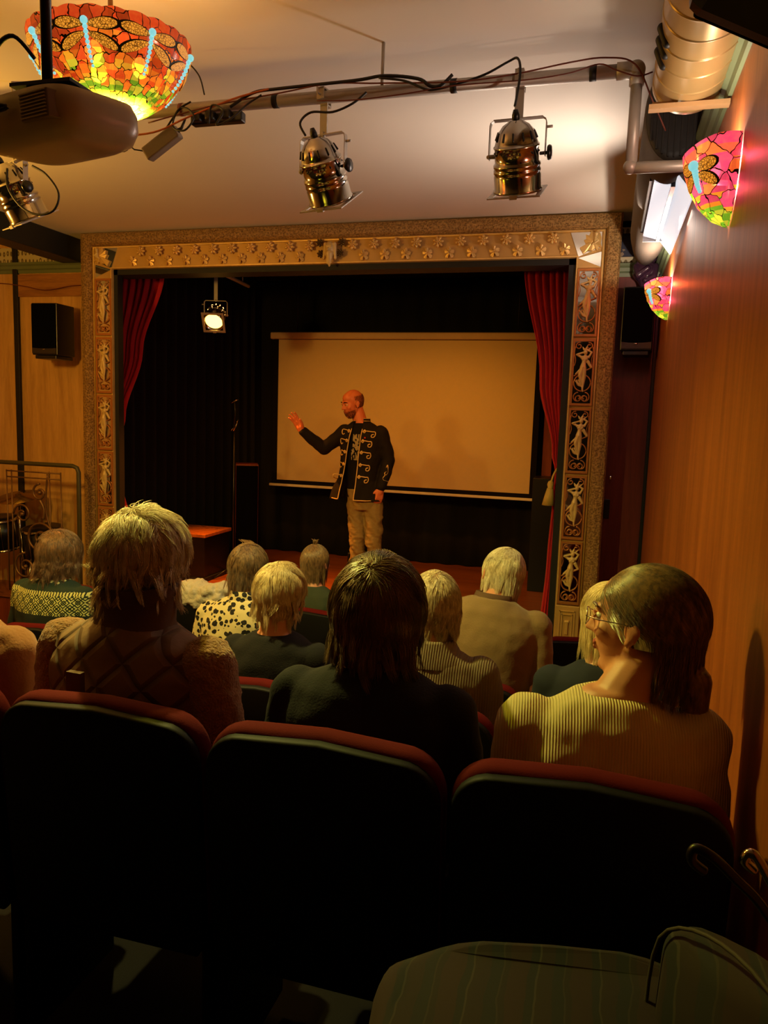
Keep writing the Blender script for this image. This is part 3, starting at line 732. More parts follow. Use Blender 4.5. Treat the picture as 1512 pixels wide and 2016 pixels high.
cable('thin_wire', [(-1.9, YP, 3.56), (-1.6, YP-.01, 3.60), (-1.3, YP-.012, 3.625), (-1.1, YP-.012, 3.642), (-.9, YP-.01, 3.628), (-.6, YP-.02, 3.605), (-.4, YP-.02, 3.612), (-.2, YP-.02, 3.635), (-.08, YP-.02, 3.64), (.02, YP-.02, 3.61), (.09, 2.95, 3.50), (.14, 3.0, 3.42)], .003, MT['cable_red'], 'thin red-brown wire running the length of the pipe to the dark duct')
cable('thin_wire', [(-1.15, YP-.01, 3.585), (-1.0, YP-.02, 3.572), (-.8, YP-.02, 3.578), (-.6, YP-.02, 3.592), (-.35, YP-.02, 3.59), (-.2, YP-.02, 3.60), (-.1, YP-.01, 3.625), (-.04, YP-.01, 3.60), (.03, YP-.01, 3.575), (.08, 2.95, 3.60)], .0026, MT['cable_red'], 'thin brown wire sagging just under the pipe between the spotlights')
cable('orange_wire', [(-2.05, 2.88, 3.50), (-1.85, 2.88, 3.505), (-1.7, 2.88, 3.55), (-1.5, 2.89, 3.61), (-1.35, 2.90, 3.64)], .0042, MT['cable_orange'], 'bright orange wire rising along the pipe beside the bowl lamp')
cable('loop_wire', [(-1.80, 2.9, 3.53), (-1.72, 2.88, 3.59), (-1.66, 2.87, 3.55), (-1.70, 2.87, 3.50), (-1.76, 2.88, 3.52), (-1.74, 2.88, 3.58), (-1.68, 2.88, 3.61)], .004, MT['cable'], 'black wire coiled around the power strip')
cable('loop_wire', [(-1.60, 2.88, 3.52), (-1.58, 2.87, 3.585), (-1.53, 2.87, 3.56), (-1.56, 2.87, 3.51), (-1.50, 2.88, 3.535), (-1.44, 2.9, 3.59), (-1.38, 2.9, 3.62)], .004, MT['cable'], 'black wire looping from the power strip up to the pipe')
cable('loop_wire', [(-1.63, 2.9, 3.64), (-1.64, 2.88, 3.70), (-1.67, 2.86, 3.74), (-1.70, 2.86, 3.76)], .003, MT['cable'], 'thin black wire curling up from the pipe to the ceiling beside the bowl lamp')
cable('loop_wire', [(-2.43, 2.86, 3.40), (-2.36, 2.86, 3.36), (-2.30, 2.86, 3.28), (-2.33, 2.86, 3.21), (-2.42, 2.86, 3.20), (-2.50, 2.86, 3.24), (-2.56, 2.86, 3.32), (-2.57, 2.87, 3.40)], .005, MT['cable'], 'black cable hanging in a loop below the far left spotlight')
ad = thing('power_adapter', 'grey rectangular adapter hanging aslant below the pipe', 'adapter', (-1.83, 2.92, 3.42), world=True)
M = tmat((-1.835, 2.92, 3.475), (R(8), R(-31), R(0)))
MB().box((-.085, -.025, -.028), (.085, .025, .028), bev=.006, M=M).build('casing', simple('dull_grey_plastic', (120, 108, 92), .4), ad)
MB().tube([M @ Vector((.085, 0, 0)), M @ Vector((.105, 0, .0)), M @ Vector((.14, 0, .02))], [.009, .006, .004], 8).tube([M @ Vector((-.085, 0, .02)), M @ Vector((-.12, 0, .05)), M @ Vector((-.14, 0, .10))], .003, 6).build('lead', MT['cable'], ad)
ps = thing('power_strip', 'short black power strip with plugs tied under the pipe', 'power strip', (-1.58, 2.93, 3.51), world=True)
MB().box((-1.70, 2.91, 3.535), (-1.47, 2.95, 3.575), bev=.006, M=tmat((0, 0, 0), (0, 0, 0))).build('body', MT['blackplastic'], ps)
for x in (-1.66, -1.60, -1.53): MB().box((x-.02, 2.88, 3.538), (x+.02, 2.915, 3.575), bev=.008).build('plug', MT['cable'], ps)

# ================================================================== DUCTS
dz = 3.515; dx = .195
du = thing('ventilation_duct', 'tan spiral ventilation duct under the ceiling along the right wall', 'duct', (dx, 1.4, 3.36), world=True)
m = MB(); rings = []; prof = []; y = 0.; rr = .112
while y < 2.80:
    prof += [(rr, y), (rr, y+.003), (rr, y+.100), (rr+.0005, y+.1025), (rr+.003, y+.104), (rr+.003, y+.108), (rr+.0005, y+.1095)]; y += .112
n = 56; rings = [[Vector((dx+r*cos(2*pi*j/n), yy+(.035*sin(2*pi*j/n-.3)), dz+r*sin(2*pi*j/n))) for j in range(n)] for r, yy in prof]
m.loft(rings, caps=False).build('duct_tube', MT['duct'], du, solid=.003)
MB().loft([[Vector((dx+r*cos(2*pi*j/n), yy+.03*sin(2*pi*j/n-.3), dz+r*sin(2*pi*j/n))) for j in range(n)] for r, yy in ((.112, 2.80), (.116, 2.815), (.116, 2.835), (.05, 2.86), (.01, 2.865))]).build('end_cap', MT['duct'], du)
for k in range(3):
    a = pi-.15-.0*k
    MB().capsule((dx+(rr+.001)*cos(a+.22), 2.42+.07*k, dz-(rr+.001)*sin(a+.22)*-1-.01), (dx+(rr+.001)*cos(a+.72), 2.42+.07*k, dz+(rr+.001)*sin(a+.72)), .013, .013, 8).build('vent_slot', MT['tape'], du)
tag(MB().box((.07, 2.70, 3.385), (XW-.004, 2.735, 3.40), M=None).box((.08, 2.725, 3.39), (.155, 2.735, 3.415)).build('wooden_strip', MT['woodstrip']), 'thin raw wooden strip under the far end of the tan duct', 'strip')
d2 = thing('wrapped_duct', 'large dark oval duct continuing beyond the tan duct to the front wall', 'duct', (.19, 4.3, 3.5), world=True)
n = 48
def oval(y, rx, rz_, cx=.19, cz=3.59): return [Vector((cx+rx*cos(2*pi*j/n), y, cz+rz_*sin(2*pi*j/n))) for j in range(n)]
MB().loft([oval(3.3, .118, .19), oval(4.4, .118, .19), oval(5.2, .112, .18), oval(5.5, .09, .15), oval(5.6, .05, .09)]).build('outer_wrap', simple('grey_brown_duct_wrap', (96, 86, 76), .8, var=.08), d2)
m = MB(); m.loft([oval(3.305, .112, .184), oval(3.29, .112, .184), oval(3.285, .09, .15)])
m.build('end_disc', MT['ductdark'], d2)
m = MB()
for k in range(9): x = .19-.09+.0225*k; hgt = .184*sqrt(max(.02, 1-((x-.19)/.112)**2))*.9; m.box((x-.003, 3.278, 3.585-hgt), (x+.003, 3.288, 3.585+hgt))
m.build('rib', MT['ductdark'], d2)

# ================================================================== WHITE TUBE FIXTURE
tf = thing('fluorescent_fixture', 'bright white twin-panel light fixture above the far sconce on the right wall', 'light fixture', (.22, 4.3, 3.33), world=True)
we = emis('lit_white_panel', (.88, .91, 1.0), .75, (.85, .85, .87))
MB().loft([[Vector((x, y, z)) for x, z in ((.135, 3.412), (.206, 3.392), (.208, 3.404), (.137, 3.424))] for y in (3.57, 4.55)], smooth=False).build('left_panel', we, tf)
MB().loft([[Vector((x, y, z)) for x, z in ((.222, 3.405), (.285, 3.325), (.293, 3.332), (.228, 3.413))] for y in (3.49, 4.62)], smooth=False).build('right_panel', we, tf)
MB().box((.204, 3.56, 3.386), (.222, 4.56, 3.412)).build('centre_gap', MT['blackplastic'], tf)
MB().box((.118, 3.60, 3.425), (.133, 4.52, 3.46)).build('side_channel', MT['blackplastic'], tf)
MB().box((.135, 4.56, 3.385), (.27, 4.575, 3.41)).build('end_cap', MT['paperwhite'], tf)
MB().box((.20, 4.1, 3.405), (.262, 4.14, 3.412)).build('wall_bracket', MT['steel'], tf)
light('tube_lamp', 'AREA', (.05, 4.15, 3.30), L_TUBE['color'], L_TUBE['power'], target=(-1.3, 3.5, 3.79), size=(.08, .9)).data.spread = R(150)
light('tube_lamp_down', 'AREA', (.20, 4.1, 3.32), L_TUBE['color'], L_TUBE['power']*.10, target=(.26, 4.0, 2.3), size=(.10, .9))

# ================================================================== STAINED GLASS LAMPS
def curved(prof, n, a0, a1, c, wob=None, M=None):
    """lathe with a UV map (u round, v along profile)"""
    m = MB(); L = [0]
    for i in range(1, len(prof)): L.append(L[-1]+math.dist(prof[i-1], prof[i]))
    m.uv = []; rings = []
    for i, (r, z) in enumerate(prof):
        ring = []
        for j in range(n+1):
            a = a0+(a1-a0)*j/n; zz = z+(wob(a)*(i/(len(prof)-1))**6 if wob else 0); p = Vector((r*cos(a), r*sin(a), zz))
            if M is not None: p = M @ p
            ring.append(p+Vector(c)); m.uv.append((j/n, L[i]/L[-1]))
        rings.append(ring)
    m.loft(rings, closed=False); return m
def interp(prof, v):
    L = [0]
    for i in range(1, len(prof)): L.append(L[-1]+math.dist(prof[i-1], prof[i]))
    t = v*L[-1]
    for i in range(1, len(prof)):
        if t <= L[i] or i == len(prof)-1:
            k = (t-L[i-1])/(L[i]-L[i-1]); return [prof[i-1][q]+(prof[i][q]-prof[i-1][q])*k for q in (0, 1)]
def surf(prof, u, v, off, c, M=None):
    r, z = interp(prof, v); p = Vector(((r+off)*cos(u), (r+off)*sin(u), z-off*.5))
    if M is not None: p = M @ p
    return p+Vector(c)
def dragonfly(prof, u0, v0, wing, c, parent, M=None, bodylen=.36, k=1.):
    """wings follow the glass; u in radians, v along profile"""
    W = MB(); Ld = MB()
    for s in (-1, 1):
        for dv, dv2 in ((.035, .02), (-.045, -.10)):
            for q, mb, gr in ((0, W, 1.), (1, Ld, 1.12)):
                n = 14; top = []; bot = []
                for i in range(n+1):
                    t = i/n; uu = u0+s*(wing*gr*(t if gr == 1 else t*1.0-.0)+.03*k); h = .095*k*gr*sin(pi*min(1, t*.93+.05))**.55*(.75+.4*t)+(.006 if q else 0)
                    vc = v0+dv+dv2*t
                    top.append((uu, vc+h/2)); bot.append((uu, vc-h/2))
                off = .003 if q else .0045
                vs = [surf(prof, a, min(.995, b), off, c, M) for a, b in top]+[surf(prof, a, min(.995, b), off, c, M) for a, b in bot]
                mb.add(vs, [(i, i+1, n+2+i, n+1+i) for i in range(n)])
    d = W.build('dragonfly_wings', MT['wing'], parent); Ld.build('wing_leading', MT['tape'], d)
    B = MB(); B.ball(surf(prof, u0, v0+.06, .008, c, M), .011*k, 8)
    for i in range(9): p = surf(prof, u0, v0+.01-i*bodylen/9, .006, c, M); B.ball(p, .0075*k*(1-.05*i), 6)
    B.build('dragonfly_body', MT['dbody'], d)
MT['wing'] = emis('amber_wing_glass', (1, .36, .03), .75, (.6, .3, .05), True)
MT['dbody'] = emis('turquoise_glass', (.28, .78, .82), .8, (.2, .5, .5))
RED, ORR, ORG_, YEL, YG, GRN = (.55, .012, .006), (.80, .05, .008), (1, .22, .015), (1, .55, .03), (.72, .85, .05), (.12, .55, .02)
MT['bowlglass'] = lamp_glass('bowl_stained_glass', [(0, YEL), (.10, YG), (.19, GRN), (.25, YG), (.32, GRN), (.36, YG), (.41, YEL), (.46, ORG_), (.52, ORR), (.58, ORG_), (.64, RED), (.76, ORR), (.86, RED)], 44, 8.5, emit=.5)
MT['sconceglass'] = lamp_glass('sconce_stained_glass', [(0, GRN), (.12, YG), (.22, GRN), (.30, YG), (.36, GRN), (.40, (1, .30, .02)), (.44, (.70, .0, .16)), (.58, (1, .10, .03)), (.68, (.75, .0, .14)), (.84, (.9, .05, .05)), (.93, (.7, 0, .15))], 7.5, 5, lead=.026, emit=.42, seed=3.3, clear=.15)
LC_ = Vector((-1.6, 2.25, 3.537)); LM = (Matrix.Rotation(R(-1.4), 4, 'Y') @ Matrix.Rotation(R(2.4), 4, 'X'))
bp = [(.046, -.222), (.075, -.212), (.12, -.190), (.165, -.158), (.20, -.120), (.226, -.080), (.242, -.040), (.250, -.008), (.251, 0)]
bl = thing('bowl_pendant_lamp', 'large glowing stained glass dragonfly bowl lamp hanging under the ceiling at top left', 'ceiling lamp', LC_+Vector((0, 0, -.24)), world=True)
curved(bp, 180, 0, 2*pi, LC_, lambda a: .006*abs(sin(a*12)), LM).build('glass_shade', MT['bowlglass'], bl)
for k in range(8): dragonfly(bp, R(-72+45*k), .83, R(19.5), LC_, bl, LM)
MB().lathe([(.001, -.205), (.048, -.212), (.052, -.222), (.048, -.232), (.02, -.238), (.012, -.25), (.016, -.258), (.008, -.268), (.001, -.27)], 24, c=LC_, M=LM).build('bottom_cap', MT['iron'], bl)
MB().tube([LC_+Vector((0, 0, -.21)), LC_+Vector((0, 0, CZ-3.537))], .008, 8).build('stem', MT['iron'], bl)
MB().lathe([(.001, CZ-3.56), (.05, CZ-3.56), (.065, CZ-3.538), (.001, CZ-3.537)], 24, c=LC_).build('ceiling_rose', MT['iron'], bl)
for k in range(3):
    a = R(30+120*k); MB().ball(LC_+Vector((.09*cos(a), .09*sin(a), -.06)), (.026, .026, .032), 10).build('bulb', emis('warm_bulb', (1, .72, .36), 14), bl)
    light('bowl_bulb_lamp', 'POINT', LC_+Vector((.09*cos(a), .09*sin(a), -.07)), L_BOWL['color'], L_BOWL['power']/3, .03)
light('bowl_base_lamp', 'SPOT', LC_+Vector((0.02, 0, -.17)), L_BOWL_BASE['color'], L_BOWL_BASE['power'], .03, LC_+Vector((0.02, 0, -2)), 150, .5)

light('added_bowl_downlight', 'SPOT', LC_+LM.to_3x3() @ Vector((.0, 0, -.275)), L_BOWL_DOWN['color'], L_BOWL_DOWN['power'], .025, LC_+Vector((0.02, .25, -2)), 150, .6)  # spot added under the cap to throw yellow light down; no bulb there
sp = [(.012, -.215), (.05, -.195), (.09, -.155), (.118, -.105), (.136, -.05), (.142, 0)]
def sconce(y, z, label, warm):
    c = Vector((XW-.002, y, z+.10))
    t = thing('wall_sconce', label, 'wall lamp', (XW, y, z-.115), group=None, world=True)
    curved(sp, 60, pi/2, 3*pi/2, c, lambda a: .010*sin(a*3+1)).build('glass_shade', MT['sconceglass'], t)
    dragonfly(sp, R(215), .72, R(26), c, t, k=1.35, bodylen=.25)
    MB().box((XW-.014, y-.04, z-.06), (XW, y+.04, z+.07), bev=.006).build('wall_plate', MT['iron'], t)
    MB().ball(c+Vector((-.055, 0, -.05)), (.022, .022, .03), 10).tube([c+Vector((-.01, 0, -.09)), c+Vector((-.055, 0, -.085))], .008, 8).build('bulb', emis('sconce_bulb', (1, .86, .7), 10), t)
    light('sconce_bulb_lamp', 'POINT', c+Vector((-.055, 0, -.012)), L_SCONCE['color'], L_SCONCE['power']*(2.4 if warm == 2 else .8), .012)
    light('sconce_base_lamp', 'POINT', c+Vector((-.045, 0, -.10)), L_SCONCE['color'], L_SCONCE['power']*.6, .02)
    return t
sconce(2.52, 3.085, 'near stained glass wall sconce, larger in view, beside the bent pipe end', 1)
sconce(4.85, 3.115, 'far stained glass wall sconce above the black speaker on the right', 2)

# ================================================================== PROJECTOR
pj = thing('projector', 'beige ceiling projector hanging from a dark pole at top left', 'projector', (-1.36, 1.70, 3.0), world=True)
M = tmat((-1.375, 1.70, 3.075), (R(6), R(0), R(-14)))
m = MB(); rings = []
for z, w, d in ((-.062, .11, .075), (-.058, .145, .105), (-.045, .175, .128), (-.015, .19, .14), (.02, .19, .14), (.045, .18, .13), (.052, .15, .10)):
    ring = []
    for j in range(40):
        a = 2*pi*j/40; e = .42; ring.append(M @ Vector((w*math.copysign(abs(cos(a))**e, cos(a)), d*math.copysign(abs(sin(a))**e, sin(a)), z)))
    rings.append(ring)
m.loft(rings).build('casing', MT['projector'], pj)
m = MB(); m.box((.065, -.1425, -.03), (.165, -.10, .030), bev=.003, M=M); m.build('vent_panel', MT['vent'], pj)
m = MB()
for k in range(8): m.box((.07, -.1465, -.026+.0072*k), (.16, -.1415, -.0235+.0072*k), M=M)
m.build('vent_slats', MT['projector'], pj)
MB().tube([M @ Vector((.06, .13, 0)), M @ Vector((.06, .165, 0))], .035, 20).build('lens', MT['blackplastic'], pj)
MB().box((-1.42, 1.60, 3.135), (-1.25, 1.80, 3.143)).box((-1.38, 1.61, 3.12), (-1.37, 1.79, 3.14)).box((-1.30, 1.61, 3.12), (-1.29, 1.79, 3.14)).build('mount_bracket', MT['blackplastic'], pj)
MB().tube([(-1.345, 1.64, 3.14), (-1.345, 1.64, CZ)], .013, 14).build('pole', MT['blackplastic'], pj)
for pts in ([(-1.44, 1.58, 3.14), (-1.42, 1.56, 3.2), (-1.37, 1.56, 3.225), (-1.345, 1.60, 3.19)], [(-1.47, 1.55, 3.12), (-1.45, 1.53, 3.07), (-1.44, 1.53, 3.02), (-1.47, 1.52, 3.0)], [(-1.48, 1.55, 3.15), (-1.43, 1.55, 3.13), (-1.43, 1.54, 3.08), (-1.38, 1.545, 3.065), (-1.45, 1.54, 3.05)]):
    MB().tube(pts, .005, 6, smooth_path=6).build('lead', MT['cable'], pj)

# ================================================================== SPEAKERS, STATUE
def bookshelf(name, label, M, w, d, h, loc, bracket=True):
    t = thing(name, label, 'speaker', loc, world=True)
    MB().box((-w/2, -d/2, 0), (w/2, d/2, h), bev=.006, M=M).build('cabinet', MT['blackplastic'], t)
    MB().box((-w/2+.006, -d/2-.014, h*.13), (w/2-.006, -d/2-.001, h-.008), bev=.006, M=M).build('grille', MT['grille'], t)
    b = MB(); n = 14; vs = []
    for i in range(n+1):
        x = -w/2+.006+(w-.012)*i/n; zt = h*.13-.010*(1-(2*i/n-1)**2)+.004
        vs += [M @ Vector((x, -d/2-.010, .012)), M @ Vector((x, -d/2-.010, zt))]
    b.add(vs, [(2*i, 2*i+1, 2*i+3, 2*i+2) for i in range(n)], False)
    b.build('copper_baffle', simple('brown_baffle', (40, 28, 22), .5) if 'brown_baffle' not in bpy.data.materials else bpy.data.materials['brown_baffle'], t)
    MB().ball(M @ Vector((0, -d/2-.014, h*.105)), (.012, .004, .005), 8).build('badge', MT['chrome'], t)
    MB().box((-w/2+.02, -d/2+.01, -.03), (w/2-.02, d/2, -.002), bev=.004, M=M).box((-.03, d/2-.01, .02), (.03, d/2+.06, .1), M=M).build('bracket', MT['blackplastic'], t)
    return t
bookshelf('wall_speaker', 'black wall speaker right of the gold frame, below the plum statue', tmat((.175, 5.58, 2.88), (0, 0, R(-4))), .205, .20, .42, (.175, 5.58, 2.85))
bookshelf('wall_speaker', 'black wall speaker on the pale wooden wall left of the gold frame', tmat((-4.50, 5.50, 2.80), (0, 0, R(4))), .235, .24, .42, (-4.50, 5.50, 2.77))
bs = thing('ceiling_speaker', 'black speaker cabinet hanging at the top right corner of the picture', 'speaker', (.2, 1.5, 3.06), world=True)
M = tmat((.250, 1.50, 3.225), (R(-20), R(20), R(15)))
MB().box((-.105, -.15, -.12), (.16, .14, .2), bev=.03, M=M).build('cabinet', MT['blackplastic'], bs)
MB().box((-.08, .135, -.10), (.14, .15, .18), bev=.01, M=M).build('grille', MT['grille'], bs)
MB().tube([M @ Vector((0, 0, .19)), (.24, 1.5, CZ)], .012, 8).build('bracket', MT['blackplastic'], bs)
s = MB(); sx, sy, sz = .20, 5.62, 3.30
s.capsule((sx, sy, sz+.03), (sx, sy, sz+.12), .035, .075); s.capsule((sx-.01, sy, sz+.12), (sx, sy, sz+.19), .075, .05)
s.ball((sx, sy-.02, sz+.215), (.042, .046, .052), 12); s.capsule((sx, sy-.02, sz+.25), (sx+.01, sy+.01, sz+.26), .035, .03)
s.capsule((sx-.06, sy-.02, sz+.15), (sx-.045, sy-.06, sz+.09), .025, .022); s.capsule((sx-.045, sy-.06, sz+.09), (sx+.01, sy-.075, sz+.13), .02, .018); s.capsule((sx+.06, sy-.02, sz+.15), (sx+.055, sy-.05, sz+.08), .025, .022); s.capsule((sx+.055, sy-.05, sz+.08), (sx+.0, sy-.07, sz+.05), .02, .016)
for k in range(7): a = 2*pi*k/7; s.ball((sx+.05*cos(a), sy-.02+.02*sin(a), sz+.20+.05*sin(a)), .018, 8)
s.capsule((sx, sy-.062, sz+.215), (sx, sy-.066, sz+.200), .008, .009); s.capsule((sx-.02, sy-.055, sz+.228), (sx+.02, sy-.055, sz+.228), .008, .008)
stt = thing('plum_statue', 'glossy dark plum sculpted bust in the corner above the right wall speaker', 'statue', (sx, sy, sz), world=True)
for i in range(len(s.v)): s.v[i] = (s.v[i][0]-sx, s.v[i][1]-sy, s.v[i][2]-sz)
blob(s, 'bust', MT['statue'], stt, voxel=.004, smooth=3)
MB().box((sx-.05, sy-.05, sz-.02), (sx+.05, YW, sz+.005), bev=.006).build('shelf', MT['dkgreen'], stt)
cable('loudspeaker_wire', [(-6.0, YW-.02, 3.47), (-5.3, YW-.03, 3.45), (-5.0, YW-.04, 3.42), (-4.75, YW-.04, 3.38), (-4.5, YW-.04, 3.41), (-4.3, YW-.05, 3.43), (-4.28, YW-.06, 3.55)], .004, MT['cable_red'], 'thin red wire sagging across the left wall below the beam')

# ================================================================== RAILING AND DRUMS (left)
rl = thing('scroll_railing', 'bronze scrollwork railing in front of the left wall', 'railing', (-4.6, 5.28, .75), world=True)
MB().tube([(-6.1, 5.28, 1.90), (-4.16, 5.28, 1.90), (-4.12, 5.28, 1.885), (-4.105, 5.28, 1.85), (-4.105, 5.28, .42)], .018, 10).build('handrail', MT['olive'], rl)
def sp3(cx, cz, r0, r1, a0, turns, n=28, y=5.28): return [(cx+(r0+(r1-r0)*i/n)*cos(a0+turns*2*pi*i/n), y, cz+(r0+(r1-r0)*i/n)*sin(a0+turns*2*pi*i/n)) for i in range(n+1)]
for gx in (-4.55, -5.20, -5.85):
    g = MB()
    for dx_ in (-.27, -.22, .27, .16): g.tube([(gx+dx_, 5.28, .80), (gx+dx_, 5.28, 1.84)], .006, 6)
    for zz in (.82, 1.78, 1.83): g.tube([(gx-.27, 5.28, zz), (gx+.27, 5.28, zz)], .006, 6)
    g.tube(sp3(gx+.06, 1.66, .075, .018, pi/2, 1.2), .010, 8).tube([(gx+.06, 5.28, 1.60), (gx+.10, 5.28, 1.52), (gx+.09, 5.28, 1.44)], [.014, .010, .016], 8, smooth_path=5)
    g.tube(sp3(gx+.05, 1.27, .15, .03, 0, 1.6, 40), .010, 8).tube(sp3(gx-.12, 1.47, .09, .02, pi, -1.4), .009, 8).tube(sp3(gx-.10, 1.02, .12, .02, pi/2, 1.5, 34), .010, 8).tube(sp3(gx+.14, .98, .09, .02, pi, -1.4), .009, 8)
    g.tube([(gx+.14, 5.28, 1.82), (gx+.12, 5.28, 1.5), (gx+.20, 5.28, 1.2), (gx+.05, 5.28, .9)], .008, 6, smooth_path=6)
    for a in ((.05, 1.27), (-.12, 1.47), (-.10, 1.02), (.06, 1.66)): g.ball((gx+a[0], 5.28, a[1]), .018, 8)
    g.build('scroll_panel', MT['iron'], rl)
def drum(name, label, c, r, h, ax='z'):
    t = thing(name, label, 'drum', c, world=True); M = Matrix.Rotation(R(78), 4, 'X') if ax == 'y' else Matrix.Rotation(R(8), 4, 'X')
    MB().lathe([(r, 0), (r, h)], 32, c=c, M=M).build('shell', MT['blackplastic'], t)
    MB().lathe([(r+.008, h-.02), (r+.008, h), (r, h), (r, h-.02)], 32, c=c, M=M, caps=False).build('hoop', MT['chrome'], t)
    MB().lathe([(r+.008, 0), (r+.008, .02), (r, .02), (r, 0)], 32, c=c, M=M, caps=False).build('hoop', MT['chrome'], t)
    m = MB()
    for k in range(8): a = 2*pi*k/8; m.tube([Vector(c)+M @ Vector(((r+.012)*cos(a), (r+.012)*sin(a), .02)), Vector(c)+M @ Vector(((r+.012)*cos(a), (r+.012)*sin(a), h-.02))], .004, 5)
    m.build('tension_rod', MT['chrome'], t)
    for k in range(3):
        a = 2*pi*k/3+.4; MB().tube([Vector(c)+Vector((r*cos(a), r*sin(a), .1 if ax == 'z' else .0)), (c[0]+(r+.06)*cos(a), c[1]+(r+.06)*sin(a), SZ+.008)], .008, 6).build('leg', MT['chrome'], t)
    return t
drum('drum', 'black drum with chrome hoop behind the railing', (-4.62, 5.50, 1.0), .16, .34)
drum('drum', 'black drum with chrome hoop behind the railing, left of the other drum', (-5.05, 5.46, 1.12), .15, .28)
cy = thing('cymbal', 'bronze cymbal on a chrome stand behind the railing', 'cymbal', (-4.85, 5.45, SZ), world=True)
MB().lathe([(.01, .03), (.035, .02), (.04, .01), (.19, -.012), (.19, -.014), (.01, .005)], 36, c=(-4.85, 5.45, 1.60), M=Matrix.Rotation(R(14), 4, 'X')).build('disc', MT['cymbal'], cy)
MB().tube([(-4.85, 5.45, SZ+.01), (-4.85, 5.45, 1.64)], .009, 8).build('stand', MT['chrome'], cy)
# ================================================================== SEATS
def outline(w, z0, z1, r, arch=.012, n=7):
    P = [(-w/2+.02, z0), (w/2-.02, z0), (w/2, z0+.04)]
    for i in range(n+1): a = pi/2*i/n; P.append((w/2-r+r*cos(a), z1-r+r*sin(a)-arch))
    P.append((0, z1))
    for i in range(n+1): a = pi/2+pi/2*i/n; P.append((-w/2+r+r*cos(a), z1-r+r*sin(a)-arch))
    P.append((-w/2, z0+.04)); return P
def pillow(mb, poly, y0, y1, M, b=.02):
    """rounded slab: outline in XZ, from y0 to y1"""
    cx = sum(p[0] for p in poly)/len(poly); cz = sum(p[1] for p in poly)/len(poly); rings = []
    for t, k in ((0, b), (.3*b, .3*b), (b, 0), (y1-y0-b, 0), (y1-y0-.3*b, .3*b), (y1-y0, b)):
        ring = []
        for x, z in poly:
            d = Vector((x-cx, z-cz)); L = d.length; d = d*(max(L-k, 0)/L); ring.append(M @ Vector((cx+d.x, y0+t, cz+d.y)))
        rings.append(ring)
    mb.loft(rings)
def make_seat():
    t = thing('theatre_seat', 'x', 'theatre seat')
    M = tmat((0, 0, .4), (R(5), 0, 0)) @ tmat((0, 0, -.4)); w = .505
    m = MB(); pillow(m, outline(w, .36, .90, .085), -.028, .026, M, .018); m.build('backrest_cushion', MT['velvet'], t)
    m = MB(); pillow(m, outline(w-.010, .33, .890, .08), -.048, -.018, M, .008); m.build('back_shell', MT['seatshell'], t)
    m = MB(); m.box((-w/2+.03, .05, .36), (w/2-.03, .46, .45), bev=.03); m.build('seat_cushion', MT['velvet'], t)
    for s in (-1, 1):
        m = MB(); m.box((s*(w/2-.026), -.02, .0), (s*(w/2-.002), .30, .56), bev=.006); m.build('side_standard', MT['seatshell'], t)
        m = MB(); m.box((s*(w/2-.038), .03, .56), (s*(w/2-.001), .32, .59), bev=.01); m.build('armrest', MT['seatshell'], t)
    return t
PX = [.015-.515*k for k in range(8)]
ROWS = dict(A=(1.42, .80), B=(2.23, .57), C=(3.05, .40), D=(3.87, .40))
s0 = make_seat(); first = True
RN = dict(A='nearest row', B='second row', C='third row', D='front row')
TOPZ = dict(A=1.75, B=1.52, C=1.325, D=1.32)
who = {('A', 0): 'at the right wall, behind the woman in the cream sweater', ('A', 1): 'behind the dark-haired person in black', ('A', 2): 'behind the person with fluffy pale hair', ('A', 3): 'at the far left edge',
       ('B', 0): 'at the right wall, behind the blond person in navy', ('B', 1): 'behind the person in the grey cardigan', ('B', 2): 'behind the blond person in black', ('B', 3): 'empty, left of the blond person', ('B', 4): 'empty, far left',
       ('C', 0): 'empty, with the brown handbag', ('C', 1): 'behind the leaning man in beige', ('C', 2): 'between leaning man and leopard blouse', ('C', 3): 'behind the person in the leopard print blouse', ('C', 4): 'empty, right of the patterned sweater', ('C', 5): 'behind the person in the patterned knitted sweater', ('C', 6): 'behind the person with the green sleeve',
       ('D', 0): 'empty at the right beside the gold frame', ('D', 2): 'empty, left of the leaning man', ('D', 3): 'behind the person with the little hair tuft', ('D', 4): 'with the grey-white cardigan over it', ('D', 5): 'empty, in front of the patterned sweater', ('D', 6): 'empty at the far left by the railing'}
for (r, k), w in who.items():
    Y, F = ROWS[r]; lab = 'red seat, %s, %s' % (RN[r], w)
    x = PX[k]; x = x if (r, k) != ('D', 4) else -2.18
    zz = TOPZ[r]-.90+.005
    if first: s = s0; s.location = (x, Y, zz); s['label'] = lab; first = False
    else: s = dup(s0, (x, Y, zz), 0, lab)
    s['group'] = 'red theatre seats in rows'; s.rotation_euler[2] = R(random.uniform(-.6, .6))

